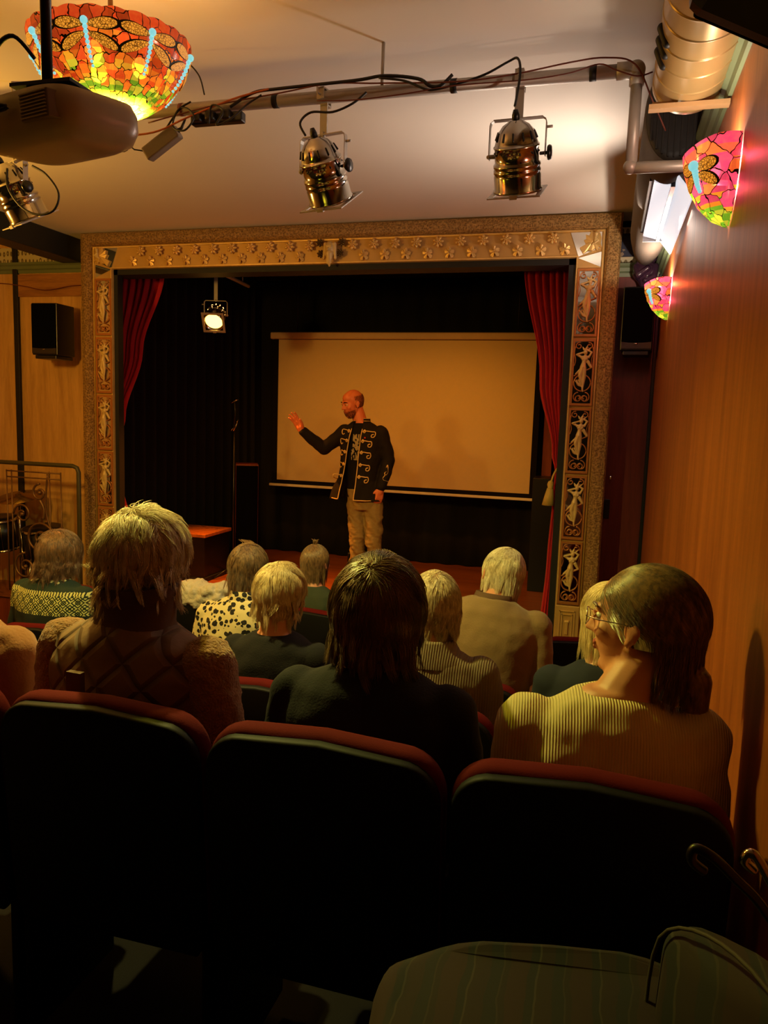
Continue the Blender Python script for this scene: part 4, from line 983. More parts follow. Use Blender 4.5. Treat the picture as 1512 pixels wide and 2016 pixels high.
# ================================================================== PEOPLE
def hairmat(name, c1, c2, c3=None):
    m = Mat(name, .38, 0, .5); v = m.co(scale=(1, 1, .25)); n, _ = m.noise(v, 130, 2, .6); n2, _ = m.noise(m.co(), 14, 2)
    a = m.ramp(n, [(.35, lin(c1)), (.65, lin(c2))]); 
    if c3: a = m.mix((n2*2.2 + (-.75)).mn(.8).mx(0.), a, lin(c3))
    m.color(a); m.b.inputs['Sheen Weight'].default_value = .15; return m.m
def strands(root, mat, H, dims, centre=(0, -.015, .022), n=3500, length=.10, puff=.08, jit=.25, grav=.6, whorl=(0, -.35, .95), segs=8, rad=.0011, clumps=180, face=True, curl=0., zlow=-.9, seed=1, lift0=1.02, curlf=9., front=.5, keep=None, drop=-.35, inward=.05):
    g = np.random.default_rng(seed)
    def roots(k):
        out = []
        while len(out) < k:
            d = g.normal(size=3); d /= np.linalg.norm(d)
            if d[2] < zlow: continue
            if keep is not None:
                if not keep(d): continue
                out.append(d); continue
            if face and d[1] > front and d[2] < .50: continue
            if face and d[1] > .15 and d[2] < -.25: continue
            out.append(d)
        return np.array(out)
    C = roots(clumps); D = roots(n); idx = np.argmax(D @ C.T, axis=1)
    w = np.array(whorl, float); w /= np.linalg.norm(w)
    cj = g.normal(size=(clumps, 3))*jit; cl = g.uniform(.4, 1.3, clumps); ph = g.uniform(0, 6.28, clumps)
    def grow(Q, cid, amt):
        q = Q.copy()*lift0; P = [q.copy()]; L = length*(.7+.5*g.random(len(q)))*amt[cid]; ds = (L/segs/np.mean(dims))[:, None]
        for k in range(segs):
            u = q/np.linalg.norm(q, axis=1, keepdims=True)
            t = u-w; t -= u*np.sum(t*u, 1, keepdims=True); t /= (np.linalg.norm(t, axis=1, keepdims=True)+.15)
            gv = np.zeros_like(u); gv[:, 2] = -1; gt = gv-u*np.sum(gv*u, 1, keepdims=True)
            wv = np.stack([np.sin(curlf*k/segs+ph[cid]), np.cos(curlf*k/segs*1.3+ph[cid]), np.sin(curlf*k/segs*.7+ph[cid]*2)], 1)*curl
            low = (q[:, 2] < drop)[:, None]
            d = np.where(low, gv*.95-u*inward, t+gt*grav)+cj[cid]+wv+g.normal(size=q.shape)*.08
            d /= np.linalg.norm(d, axis=1, keepdims=True)
            q = q+d*ds
            r = np.linalg.norm(q, axis=1, keepdims=True); tgt = lift0+puff*cl[cid][:, None]*((k+1)/segs)**.8
            q = np.where((q[:, 2] < drop-.15)[:, None], q, q/r*np.maximum(tgt, .0)*.8+q*.2)
            P.append(q.copy())
        return np.stack(P, 1)
    G = grow(C, np.arange(clumps), np.ones(clumps)); S = grow(D, idx, cl*.35+.7)
    k = (np.arange(segs+1)/segs)[None, :, None]**1.4*.55
    S = S*(1-k)+(G[idx]+(D-C[idx])[:, None, :]*.35)*k
    Pm = S*np.array(dims)+np.array(centre)
    Hm = np.array(H); Pm = Pm @ Hm[:3, :3].T+Hm[:3, 3]
    # three-sided tapering tubes
    T = np.gradient(Pm, axis=1); T /= np.linalg.norm(T, axis=2, keepdims=True)+1e-9
    ref = np.array([.3, .5, .8]); A = np.cross(T, ref); A /= np.linalg.norm(A, axis=2, keepdims=True)+1e-9; B = np.cross(T, A)
    rr = (rad*(1.15-np.arange(segs+1)/segs))[None, :, None]*g.uniform(.7, 1.3, (n, 1, 1))
    V = np.stack([Pm+(A*cos(a)+B*sin(a))*rr for a in (0, 2.09, 4.19)], 2)  # n, s+1, 3, 3
    V = V.reshape(-1, 3); base = (np.arange(n)*(segs+1)*3)[:, None, None]; ss = (np.arange(segs)*3)[None, :, None]
    F = []
    for j in range(3):
        k2 = (j+1) % 3; F.append(np.stack([base+ss+j, base+ss+k2, base+ss+3+k2, base+ss+3+j], -1).reshape(-1, 4))
    F = np.concatenate(F); me = bpy.data.meshes.new('hair')
    me.vertices.add(len(V)); me.vertices.foreach_set('co', V.ravel()); me.loops.add(F.size); me.loops.foreach_set('vertex_index', F.ravel().astype(np.int32))
    me.polygons.add(len(F)); me.polygons.foreach_set('loop_start', np.arange(len(F))*4); me.polygons.foreach_set('loop_total', np.full(len(F), 4)); me.polygons.foreach_set('use_smooth', np.ones(len(F), bool))
    me.update(calc_edges=True); me.materials.append(mat)
    o = bpy.data.objects.new('hair', me); COL.objects.link(o); o.parent = root; return o
def join(objs, name):
    """merge the evaluated meshes of helper objects into the first"""
    a = objs[0]; bm = bmesh.new()
    for o in objs: bm.from_mesh(o.data)
    bm.to_mesh(a.data); bm.free()
    for o in objs[1:]: bpy.data.objects.remove(o, do_unlink=True)
    a.name = name; return a

def head_parts(m, H, s=1., beard=False):
    def e(c, r, rot=(0, 0, 0)):
        from mathutils import Euler
        m.ball(H @ Vector([x*s for x in c]), [x*s for x in r], 14, M=H.to_3x3() @ Euler(rot).to_matrix())
    def c(p, q, a, b): m.capsule(H @ Vector([x*s for x in p]), H @ Vector([x*s for x in q]), a*s, b*s, 12)
    e((0, -.014, .030), (.074, .095, .088)); e((0, .030, -.020), (.063, .062, .088)); e((0, .022, .05), (.062, .062, .055))
    e((0, .034, -.075), (.048, .046, .040)); e((0, .066, -.100), (.020, .018, .016))
    c((-.045, .0, -.05), (-.022, .05, -.095), .022, .020); c((.045, .0, -.05), (.022, .05, -.095), .022, .020)
    c((0, .088, .012), (0, .108, -.026), .0085, .0115); e((-.011, .096, -.030), (.008, .010, .007)); e((.011, .096, -.030), (.008, .010, .007))
    c((-.038, .078, .024), (-.012, .087, .022), .0085, .009); c((.038, .078, .024), (.012, .087, .022), .0085, .009)
    e((-.040, .060, -.022), (.022, .024, .022)); e((.040, .060, -.022), (.022, .024, .022))
    c((-.018, .085, -.054), (.018, .085, -.054), .0055, .0055); c((-.015, .084, -.064), (.015, .084, -.064), .0065, .0065)
    for q in (-1, 1):
        e((q*.078, -.004, -.004), (.008, .019, .031), (R(-10), 0, q*R(22))); c((q*.082, -.016, .018), (q*.086, -.022, -.006), .006, .006); c((q*.080, .000, -.028), (q*.078, .002, -.034), .008, .007)
def face_details(root, body, H, s=1., brow=None):
    def P(*p): return H @ Vector([x*s for x in p])
    for q in (-1, 1):
        MB().ball(P(q*.030, .0755, .004), .0122*s, 10).build('eye', MT['eyewhite'], root)
        MB().ball(P(q*.030, .0838, .003), .0056*s, 8).build('iris', MT['iris'], root)
        u = MB(); u.tube([P(q*.014, .088, .006), P(q*.03, .0935, .0125), P(q*.046, .083, .005)], .0028*s, 6, smooth_path=4)
        u.build('eyelid', body, root)
        if brow: MB().tube([P(q*.014, .096, .026), P(q*.032, .0925, .031), P(q*.048, .078, .026)], [.0035*s, .004*s, .002*s], 6, smooth_path=3).build('eyebrow', brow, root)
    MB().tube([P(-.022, .086, -.056), P(-.008, .0925, -.0555), P(.008, .0925, -.0555), P(.022, .086, -.056)], .0042*s, 8, smooth_path=3).tube([P(-.019, .086, -.064), P(0, .0925, -.066), P(.019, .086, -.064)], .0048*s, 8, smooth_path=3).build('lips', MT['lips'], root)
def hand(m, wrist, d, up, side, s=1., curl=.5, spread=.12, thumb=1.):
    """palm and five bent fingers added to the body; d = pointing direction, up = back of the hand"""
    d = Vector(d).normalized(); up = Vector(up); up = (up-d*up.dot(d)).normalized(); lat = d.cross(up)*side; w = Vector(wrist)
    def P(a, b, c): return w+d*a*s+lat*b*s+up*c*s
    m.capsule(P(-.01, 0, 0), P(.03, 0, 0), .027*s, .026*s); 
    for b in (-.024, -.008, .008, .024): m.capsule(P(.02, b*.8, 0), P(.082, b, 0), .016*s, .0125*s, 10)
    for i, (b, L) in enumerate(((.027, .070), (.009, .080), (-.009, .074), (-.026, .058))):
        p = P(.085, b, 0); dd = (d+lat*(b/.027)*spread).normalized(); r = [.0093, .0088, .0082, .0072]; a = 0.
        for j, f in enumerate((.46, .30, .24)):
            a += curl*(.6, 1., .8)[j]; v = dd*cos(a)-up*sin(a); q = p+v*L*f*s; m.capsule(p, q, r[j]*s, r[j+1]*s, 8); p = q
    p = P(.02, .026, -.006); q = P(.052, .052*thumb, -.018); r_ = P(.082, .062*thumb, -.026-.02*curl); m.capsule(p, q, .015*s, .011*s, 8); m.capsule(q, r_, .0105*s, .0085*s, 8)

RINGS = [(.47, .0, .185, .135), (.56, -.005, .180, .128), (.66, -.01, .162, .118), (.78, -.01, .168, .122), (.88, -.012, .182, .125), (.96, -.015, .188, .115), (1.02, -.018, .160, .095), (1.055, -.02, .105, .075), (1.085, -.02, .066, .060)]
def person_seated(label, loc, top, hair_mat, hair, scale=1., rz=0., lean=4., side=0., twist=0., headpos=(0, .035, 1.215), headrot=(0, 0, 0), hs=1., broad=1., thick=1., elb=.215, hairlist=None, skin='skin', sleeve=None, garment='sweater', trouser='trouser', seed=1, voxel=.0075, arms=True, gnoise=.003, brow=None, sleeve_fat=1.):
    t = thing('person', label, 'person', loc, R(rz))
    Lm = tmat((0, 0, .5)) @ Matrix.Rotation(R(twist), 4, 'Z') @ Matrix.Rotation(R(side), 4, 'Y') @ Matrix.Rotation(-R(lean), 4, 'X') @ tmat((0, 0, -.5))
    S = Matrix.Scale(scale, 4)
    def U(p): return S @ (Lm @ Vector(p))
    def V(p): return S @ Vector(p)
    def ring(z, y, rx, ry, inf):
        f = max(0, min(1, (z-.5)/.5)); n = 28
        return [U((( rx*(broad if z > .6 else 1.)+inf)*cos(2*pi*j/n), y+(ry*thick+inf)*sin(2*pi*j/n), z)) for j in range(n)]
    H = S @ Lm @ tmat(headpos) @ Matrix.Rotation(R(headrot[2]), 4, 'Z') @ Matrix.Rotation(R(headrot[0]), 4, 'X') @ Matrix.Rotation(R(headrot[1]), 4, 'Y')
    Hn = H.copy(); k = hs
    b = MB(); b.loft([ring(z, y, rx*.9, ry*.9, -.004) for z, y, rx, ry in RINGS])
    head_parts(b, H, k)
    b.capsule(H @ Vector((0, -.030, -.05)*1), U((0, -.02, 1.03)), .052*k*scale/scale, .062*scale, 14)
    sh = [Vector((s*.165*broad, -.015, .99)) for s in (-1, 1)]
    el = [Vector((s*elb*broad, .0, .735)) for s in (-1, 1)]; wr = [Vector((s*.115, .27, .63)) for s in (-1, 1)]
    for i, s in enumerate((-1, 1)):
        b.capsule(U(sh[i]), U(el[i]), .045*scale, .038*scale); b.capsule(U(el[i]), V(wr[i]), .038*scale, .027*scale)
        dirn = Vector((-s*.35, 1, -.15)); hand(b, V(wr[i]), dirn, (s*.25, 0, 1), -s if False else s*-1, scale*.95, .45)
        b.capsule(V((s*.085, .02, .53)), V((s*.11, .43, .52)), .075*scale, .055*scale); b.capsule(V((s*.11, .43, .52)), V((s*.11, .44, .11)), .052*scale, .036*scale)
        b.capsule(V((s*.11, .42, .06)), V((s*.12, .60, .035)), .038*scale, .030*scale)
    body = blob(b, 'body', MT[skin], t, voxel=voxel, smooth=3)
    # clothing
    g = MB(); g.loft([ring(z, y, rx, ry, .012) for z, y, rx, ry in RINGS[:-1]]+[ring(1.075, -.02, .07, .064, .012)])
    for i, s in enumerate((-1, 1)):
        g.ball(U(sh[i]+Vector((s*.0, 0, -.005))), .064*scale*sleeve_fat, 12)
        if sleeve is None:
            g.capsule(U(sh[i]), U(el[i]), .062*scale*sleeve_fat, .054*scale*sleeve_fat); g.capsule(U(el[i]), V(wr[i]+Vector((s*.01, -.03, 0))), .054*scale*sleeve_fat, .040*scale)
    def dsp(co, no):
        q = np.array([noise.noise(Vector(c)*9+Vector((seed, 0, 0)))+.5*noise.noise(Vector(c)*24) for c in co])
        return co+no*q[:, None]*gnoise*2
    blob(g, garment, MT[top] if isinstance(top, str) else top, t, voxel=.008, smooth=6, disp=dsp)
    if sleeve is not None:
        for i, s in enumerate((-1, 1)):
            g = MB(); g.ball(U(sh[i]+Vector((s*.01, 0, -.01))), .074*scale*sleeve_fat, 12); g.capsule(U(sh[i]+Vector((s*.012, 0, -.01))), U(el[i]), .074*scale*sleeve_fat, .064*scale*sleeve_fat); g.capsule(U(el[i]), V(wr[i]+Vector((s*.01, -.03, 0))), .064*scale*sleeve_fat, .046*scale)
            def d2(co, no):
                q = np.array([noise.noise(Vector(c)*70)*.6+noise.noise(Vector(c)*22+Vector((5, 0, seed)))*.8 for c in co]); return co+no*q[:, None]*.006
            blob(g, 'sleeve', MT[sleeve], t, voxel=.007, smooth=4, disp=d2)
    g = MB()
    g.loft([ring(z, y, rx, ry, .006) for z, y, rx, ry in RINGS[:3]])
    for s in (-1, 1):
        g.capsule(V((s*.085, .02, .53)), V((s*.11, .43, .52)), .088*scale, .068*scale); g.capsule(V((s*.11, .43, .52)), V((s*.11, .44, .13)), .066*scale, .055*scale)
    blob(g, 'trousers', MT[trouser], t, voxel=.012, smooth=4)
    for s in (-1, 1):
        g = MB(); g.capsule(V((s*.11, .41, .055)), V((s*.12, .62, .04)), .048*scale, .036*scale); g.box(V((s*.115-.045, .37, 0)), V((s*.115+.045, .66, .02)))
        blob(g, 'shoe', MT['shoe'], t, voxel=.008, smooth=3)
    face_details(t, MT[skin], H, k, brow)
    # hair: a soft underlayer plus strands, one object
    if hair is not None:
        hp = dict(hair); cap = hp.pop('cap', None); caplow = hp.pop('caplow', -.62); objs = []
        c = MB(); dm = Vector(hp['dims'])*.965; cc = hp.get('centre', (0, -.015, .022))
        nn = 26; fr = hp.get('front', .5)
        vs = []
        for i in range(nn+1):
            th = pi*i/nn; th = max(.03, th)
            ringp = []
            for j in range(44):
                a = 2*pi*j/44; d = Vector((sin(th)*cos(a), sin(th)*sin(a), cos(th)))
                zl = caplow
                zc = .50 if d.y > fr else (-.22 if d.y > .15 else zl)
                if hp.get('keep') is not None and abs(d.x) > .62 and -.35 < d.y < .6: zc = max(zc, .12)
                if d.z < zc:
                    hrz = Vector((cos(a), sin(a), 0))*sqrt(max(0, 1-zc*zc)); d = Vector((hrz.x, hrz.y, zc))
                ringp.append(H @ (Vector((d.x*dm.x, d.y*dm.y, d.z*dm.z))+Vector(cc)))
            vs.append(ringp)
        c.loft(vs); c.v = c.v; o1 = c.build('hair_cap', hair_mat, t)
        H2 = H
        o2 = strands(t, hair_mat, H2, **hp, seed=seed)
        objs = [o2, o1]
        if cap: objs.append(cap(t, H, hair_mat))
        join(objs, 'hair')
    return t, H, U, V

def leopard():
    m = Mat('leopard_print', .8); v = m.co(); _, nc = m.noise(v, 18, 2)
    mx = m.node('ShaderNodeVectorMath', operation='MULTIPLY_ADD'); m.link(nc, mx.inputs[0]); mx.inputs[1].default_value = (.022, .022, .022); m.link(v, mx.inputs[2])
    d = m.vor(mx.outputs[0], 34, rand=.75); k = X(m.nt, d.outputs['Distance']); n, _ = m.noise(v, 60, 2)
    spot = (k+(n*.35)).lt(.60); inner = (k+(n*.2)).lt(.20)
    m.color(m.mix(spot, lin((220, 204, 150)), m.mix(inner, lin((12, 10, 8)), lin((60, 42, 20))))); return m.m
def nordic():
    m = Mat('nordic_knit', .9); x, y, z = m.xyz(m.co())
    u = x*17.; v = (z+(-.855))*17.; a = (u.fr()+(-.5)).ab(); b = (v.fr()+(-.5)).ab()
    st = ((a+b)*4.).fr().gt(.5); cross = (a-b).ab().lt(.06); star = st.mx(cross)
    zz = ((x*60.).fr()+(-.5)).ab()*.014; line = ((z+zz*1.)+(-.992)).ab().lt(.0035)
    pat = m.mix(star, lin((206, 204, 128)), lin((30, 46, 26)))
    flower = m.vor(m.co(scale=(24, 24, 24)), 1, rand=0.); fl = X(m.nt, flower.outputs['Distance']).lt(.33)
    up = m.mix(line, lin((24, 44, 36)), lin((190, 190, 130)))
    top = m.mix(fl*(z.gt(1.015))*(z.lt(1.05)), up, lin((196, 190, 150)))
    low = m.mix((z.gt(.876))*(z.lt(.978)), lin((24, 34, 30)), pat)
    edge = ((z+(-.984)).ab().lt(.008))*((x*70.).fr().gt(.4))
    c = m.mix(z.gt(.992), low, top); c = m.mix(edge, c, lin((206, 204, 128)))
    m.color(c); w = m.wave(m.co(), 60, 0, 'X'); m.bump(w, .3, .003); return m.m
def ribbed(name, c, k=28, c2=None):
    m = Mat(name, .92); v = m.co(); w = m.wave(v, k, .6, 'X', 1.2); n, _ = m.noise(v, 30, 3)
    m.color(m.mix(w*.4+n*.4, lin(tuple(q*.90 for q in c)), lin(c))); m.bump(w+n*.3, .6, .004); return m.m
def quilt():
    m = Mat('quilted_taupe', .75); x, y, z = m.xyz(m.co()); a = (((x+z)*9.).fr()+(-.5)).ab(); b = (((x-z)*9.).fr()+(-.5)).ab()
    f = (a.mn(b)*7.).mn(1.); n, _ = m.noise(m.co(), 30, 3); m.color(m.mix(f, lin((96, 72, 48)), lin((128, 98, 68)))); m.bump(f+n*.25, .7, .012); return m.m
MT['leopard'] = leopard(); MT['nordic'] = nordic(); MT['cream'] = ribbed('cream_ribbed_knit', (230, 210, 152), 55)
MT['quilt'] = quilt(); MT['fleece'] = simple('tan_fleece', (168, 124, 76), .98, bump=1., bscale=160, bdist=.01, var=.25, vscale=60, sheen=.4)
MT['blacktop'] = simple('black_knit', (16, 16, 17), .95, bump=.3, bscale=200); MT['grey'] = ribbed('grey_knit', (126, 112, 88), 40)
MT['beige'] = simple('beige_wool', (138, 112, 78), .95, bump=.25, bscale=150, sheen=.2); MT['greent'] = simple('dark_green_cotton', (52, 62, 42), .9)
MT['navy'] = simple('navy_cotton', (24, 32, 44), .9); MT['tan'] = simple('tan_wool', (158, 108, 62), .95, bump=.4, bscale=120, sheen=.3)
MT['collar'] = simple('taupe_collar', (92, 66, 44), .8, bump=.2, bscale=60)

Z = dict(A=.82, B=.63, C=.425, D=.42)
# fluffy pale hair, quilted vest with fleece sleeves
def P_(x, y, f): return (x, y, f)
hm_pale = hairmat('pale_blond_hair', (222, 200, 150), (252, 240, 206)); hm_dark = hairmat('dark_brown_hair', (60, 42, 24), (112, 82, 46), (150, 114, 62))
hm_brown = hairmat('light_brown_hair', (84, 56, 30), (142, 104, 60)); hm_blond = hairmat('short_blond_hair', (206, 180, 120), (246, 226, 172))
hm_grey = hairmat('grey_beige_hair', (168, 146, 110), (226, 208, 170)); hm_white = hairmat('silver_hair', (196, 176, 140), (240, 228, 202)); hm_wavy = hairmat('warm_brown_hair', (84, 56, 32), (140, 96, 54)); hm_mouse = hairmat('mousy_hair', (96, 70, 42), (156, 120, 76))
t, H, U, V = person_seated('person with fluffy pale hair in a quilted taupe vest with fleece sleeves', (-1.09, 1.60, Z['A']-.03), 'quilt', hm_pale,
    dict(dims=(.096, .112, .110), centre=(0, -.018, .008), drop=-.05, inward=.30, n=18000, length=.092, puff=.17, jit=.34, grav=.5, clumps=800, curl=.30, rad=.00095, zlow=-.98, caplow=-.9),
    rz=-3, lean=2, headpos=(.0, .03, 1.225), hs=1.0, broad=1.18, sleeve='fleece', garment='vest', seed=3, thick=1.1, headrot=(0, 0, -8))
m = MB(); rg = []
for z, r1, r2, y in ((1.035, .115, .098, -.02), (1.07, .098, .090, -.015), (1.13, .096, .092, -.01), (1.170, .104, .100, -.01), (1.172, .096, .092, -.01), (1.10, .080, .078, -.01)): rg.append([U((r1*cos(2*pi*j/40)*1.05, y+r2*sin(2*pi*j/40), z+(.012*sin(2*pi*j/40) if z > 1.1 else 0))) for j in range(40)])
m.loft(rg, caps=False).build('collar', MT['collar'], t)
MB().box((-.055, -.175, .93), (-.015, -.16, .985), M=None).build('sewn_label', MT['collar'], t)
# dark-haired person in black
t, H, U, V = person_seated('dark brown-haired person in a black top, seen from behind at centre', (-.475, 1.60, Z['A']-.06), 'blacktop', hm_dark,
    dict(dims=(.106, .118, .122), centre=(0, -.02, .0), n=12000, length=.095, puff=.09, jit=.22, grav=.55, clumps=300, whorl=(-.02, -.65, .72), curl=.22, rad=.0009, zlow=-.98, caplow=-.93),
    scale=.985, lean=3, headpos=(0, .03, 1.205), hs=1.05, broad=1.12, seed=5, headrot=(-3, 0, 3))
# woman in cream ribbed sweater, profile to the left
def bun(t, H, hm):
    m = MB(); c = (-.02, -.115, -.135)
    m.capsule(H @ Vector((0, -.075, -.055)), H @ Vector((-.0, -.115, -.10)), .040, .034); m.capsule(H @ Vector((0, -.115, -.10)), H @ Vector((.0, -.125, -.165)), .036, .024)
    for i in range(len(m.v)):
        v = Vector(m.v[i]); m.v[i] = tuple(v)
    return m.build('bun', hm, t)
t, H, U, V = person_seated('woman in a cream ribbed sweater turned to the left, with glasses and a low bun', (.055, 1.58, Z['A']-.065), 'cream', hm_brown,
    dict(dims=(.088, .112, .106), centre=(0, -.022, .022), n=11000, length=.13, puff=.015, jit=.05, grav=.12, clumps=220, whorl=(0, .80, .55), rad=.0007, zlow=-.9, lift0=1.01, cap=bun, segs=10, front=.50, caplow=-.62, keep=lambda d: d[2] > -.66 and not (d[1] > .5 and d[2] < .5) and not (abs(d[0]) > .62 and d[1] > -.35 and d[2] < .12) and not (d[1] > .15 and d[2] < -.1)),
    rz=6, lean=3, scale=1.0, headpos=(.055, .03, 1.215), hs=1.02, broad=1.01, elb=.19, seed=8, headrot=(2, 0, 64), voxel=.006, brow=hm_brown, sleeve_fat=1.15, gnoise=.004)
def HP(*p): return H @ Vector(p)
m = MB()
for q in (-1, 1):
    m.tube([HP(q*.034+.024*cos(a), .108-.010*abs(cos(a)) if q*cos(a) > 0 else .108, .002+.018*sin(a)) for a in [2*pi*k/20 for k in range(20)]], .0013, 6, closed=True)
    m.tube([HP(q*.058, .100, .006), HP(q*.078, .06, .006), HP(q*.084, .0, .006), HP(q*.084, -.02, -.01)], .0014, 6, smooth_path=4)
m.tube([HP(-.010, .108, .006), HP(0, .112, .010), HP(.010, .108, .006)], .0012, 6)
m.build('glasses', MT['chrome'], t)
MB().ball(HP(.088, .0, -.040), .0035, 8).build('earring', MT['chrome'], t)
# far left, tan coat
person_seated('person in a tan wool coat, only a shoulder visible at the left edge', (-1.70, 1.63, Z['A']-.09), 'tan', hm_grey,
    dict(dims=(.088, .106, .1), n=2500, length=.06, puff=.03), broad=1.15, headpos=(-.07, .05, 1.20), seed=11, gnoise=.006, sleeve_fat=1.15)
# second row
t, H, U, V = person_seated('person with short tousled blond hair in a black top', (-1.075, 2.42, .605), 'blacktop', hm_blond,
    dict(dims=(.092, .108, .106), centre=(0, -.018, .014), drop=-.12, inward=.3, n=8000, length=.085, puff=.10, jit=.28, grav=.6, clumps=260, curl=.3, rad=.0009, zlow=-.97, caplow=-.88, whorl=(0, -.25, 1)),
    scale=.935, lean=2, seed=13, headrot=(0, 0, -6))
t, H, U, V = person_seated('person with wavy grey-beige hair in a grey knitted cardigan with a broad collar', (-.52, 2.40, .60), 'grey', hm_grey,
    dict(dims=(.092, .108, .108), centre=(0, -.018, .01), drop=-.12, inward=.22, n=8000, length=.12, puff=.06, jit=.14, grav=.7, clumps=200, curl=.4, rad=.0009, zlow=-.98, caplow=-.9),
    scale=.955, lean=6, seed=17, broad=1.15, headrot=(6, 0, 10), sleeve_fat=1.1)
m = MB(); rg = []
for z, r1, r2 in ((1.01, .165, .11), (1.03, .160, .108), (1.06, .115, .098), (1.09, .095, .086), (1.10, .088, .08), (1.06, .08, .072)): rg.append([U((r1*cos(2*pi*j/40), -.02+r2*sin(2*pi*j/40), z)) for j in range(40)])
m.loft(rg, caps=False).build('shawl_collar', MT['grey'], t)
person_seated('person with smooth pale blond hair in a navy top, beside the woman with glasses', (.05, 2.42, .595), 'navy', hm_blond,
    dict(dims=(.088, .108, .102), centre=(0, -.016, .02), n=6000, length=.12, puff=.03, jit=.06, grav=.6, clumps=160, rad=.0008, zlow=-.95, caplow=-.85),
    scale=.965, lean=3, seed=19, headrot=(0, 0, 12), broad=1.0, elb=.19)
# third row
def quiff(t, H, hm):
    m = MB(); g = np.random.default_rng(4)
    for k in range(60):
        x = g.uniform(-.05, -.0); y = g.uniform(-.02, .03); m.tube([H @ Vector((x, y, .105)), H @ Vector((x-.015, y+.01, .125)), H @ Vector((x-.035-.01*g.random(), y+.01, .132+.006*g.random()))], [.0016, .0012, .0004], 4)
    return m.build('q', hm, t)
t, H, U, V = person_seated('person with short swept-up brown hair in a black and cream leopard print blouse', (-1.62, 3.24, Z['C']-.01), 'leopard', hm_mouse,
    dict(dims=(.084, .106, .104), centre=(0, -.016, .02), n=6000, length=.085, puff=.06, jit=.1, grav=.5, clumps=180, rad=.0009, zlow=-.95, caplow=-.85, whorl=(.4, -.2, .9), cap=quiff),
    scale=1.0, lean=5, seed=23, headrot=(-4, 0, -14), broad=1.1)
m = MB(); rg = [[U((r1*cos(2*pi*j/40), -.015+r1*sin(2*pi*j/40), z)) for j in range(40)] for z, r1 in ((1.06, .078), (1.09, .070), (1.115, .066), (1.112, .060), (1.08, .058))]
m.loft(rg, caps=False).build('collar', MT['leopard'], t)
person_seated('person with wavy brown hair in a green and cream patterned knitted sweater', (-2.70, 3.24, Z['C']+.03), 'nordic', hm_wavy,
    dict(dims=(.104, .116, .114), centre=(0, -.018, .0), n=7000, length=.17, puff=.10, jit=.2, grav=.9, clumps=220, curl=.5, rad=.0009, zlow=-.98, caplow=-.9),
    scale=.97, lean=4, seed=29, headrot=(0, 0, -10), broad=1.2, rz=-3)
person_seated('person in a dark green top at the left edge, mostly outside the picture', (-3.44, 3.26, Z['C']), 'greent', hm_wavy,
    dict(dims=(.088, .106, .1), n=2500, length=.10, puff=.06), seed=31, broad=1.15)
t, H, U, V = person_seated('broad-shouldered man in a beige wool sweater leaning forward with silver hair', (-.48, 3.24, Z['C']+.03), 'beige', hm_white,
    dict(dims=(.084, .106, .098), centre=(0, -.016, .022), n=5500, length=.085, puff=.04, jit=.08, grav=.6, clumps=170, rad=.0009, zlow=-.92, caplow=-.82),
    scale=1.07, lean=10, side=5, seed=37, headrot=(-8, 6, 30), headpos=(.01, .075, 1.17), broad=1.14, thick=1.15, sleeve_fat=1.1)
m = MB(); rg = [[U((r1*cos(2*pi*j/40), -.015+r1*sin(2*pi*j/40), z)) for j in range(40)] for z, r1 in ((1.045, .098), (1.075, .080), (1.095, .074), (1.09, .066), (1.06, .066))]
m.loft(rg, caps=False).build('ribbed_collar', MT['collar'], t)
# front row
def tuft(t, H, hm):
    m = MB(); g = np.random.default_rng(9)
    for k in range(70):
        a = g.uniform(0, 6.28); r = .012*g.random(); l = g.uniform(.02, .04); m.tube([H @ Vector((r*cos(a), -.02+r*sin(a), .108)), H @ Vector((r*cos(a)*1.5, -.02+r*1.5*sin(a), .118+l*.6)), H @ Vector((r*cos(a)*1.8+.006*g.normal(), -.02+r*1.8*sin(a), .112+l))], [.0016, .0013, .0005], 4)
    return m.build('q', hm, t)
person_seated('person with light brown hair in a small upright tuft, in dark green', (-1.58, 4.06, .41), 'greent', hm_mouse,
    dict(dims=(.084, .106, .106), centre=(0, -.016, .012), n=6000, length=.13, puff=.02, jit=.05, grav=.8, clumps=170, rad=.0009, zlow=-.95, caplow=-.88, whorl=(0, -.1, 1), cap=tuft),
    scale=.915, lean=4, seed=41, headrot=(0, 0, -16))
# ================================================================== PERFORMER
from mathutils.bvhtree import BVHTree
pt = thing('person', 'bald man on stage in black braided jacket and faded jeans, one hand raised', 'person', (-1.985, 6.5, SZ)); pt.scale = (1.0, 1.0, 1.0)
Hp = tmat((-.175, -.03, 1.742)) @ Matrix.Rotation(R(138), 4, 'Z') @ Matrix.Rotation(R(-15), 4, 'X') @ Matrix.Rotation(R(-2), 4, 'Y')
ks = 1.0
b = MB(); head_parts(b, Hp, ks)
def ringp(cx, cy, z, rx, ry, n=28): return [Vector((cx+rx*cos(2*pi*j/n), cy+ry*sin(2*pi*j/n), z)) for j in range(n)]
TR = [(-.035, 0, .84, .150, .105), (-.05, 0, .92, .160, .110), (-.06, 0, 1.02, .148, .102), (-.07, 0, 1.15, .150, .105), (-.078, 0, 1.30, .170, .115), (-.082, .0, 1.42, .182, .112), (-.085, .0, 1.50, .175, .095), (-.09, .0, 1.545, .115, .075), (-.095, .0, 1.575, .068, .060)]
b.loft([ringp(cx, cy, z, rx*.92, ry*.92) for cx, cy, z, rx, ry in TR])
b.capsule(Hp @ Vector((0, -.03, -.05)), (-.095, .005, 1.54), .058, .064)
Rs, Re, Rw = Vector((-.245, 0, 1.485)), Vector((-.425, -.06, 1.330)), Vector((-.595, -.17, 1.485))
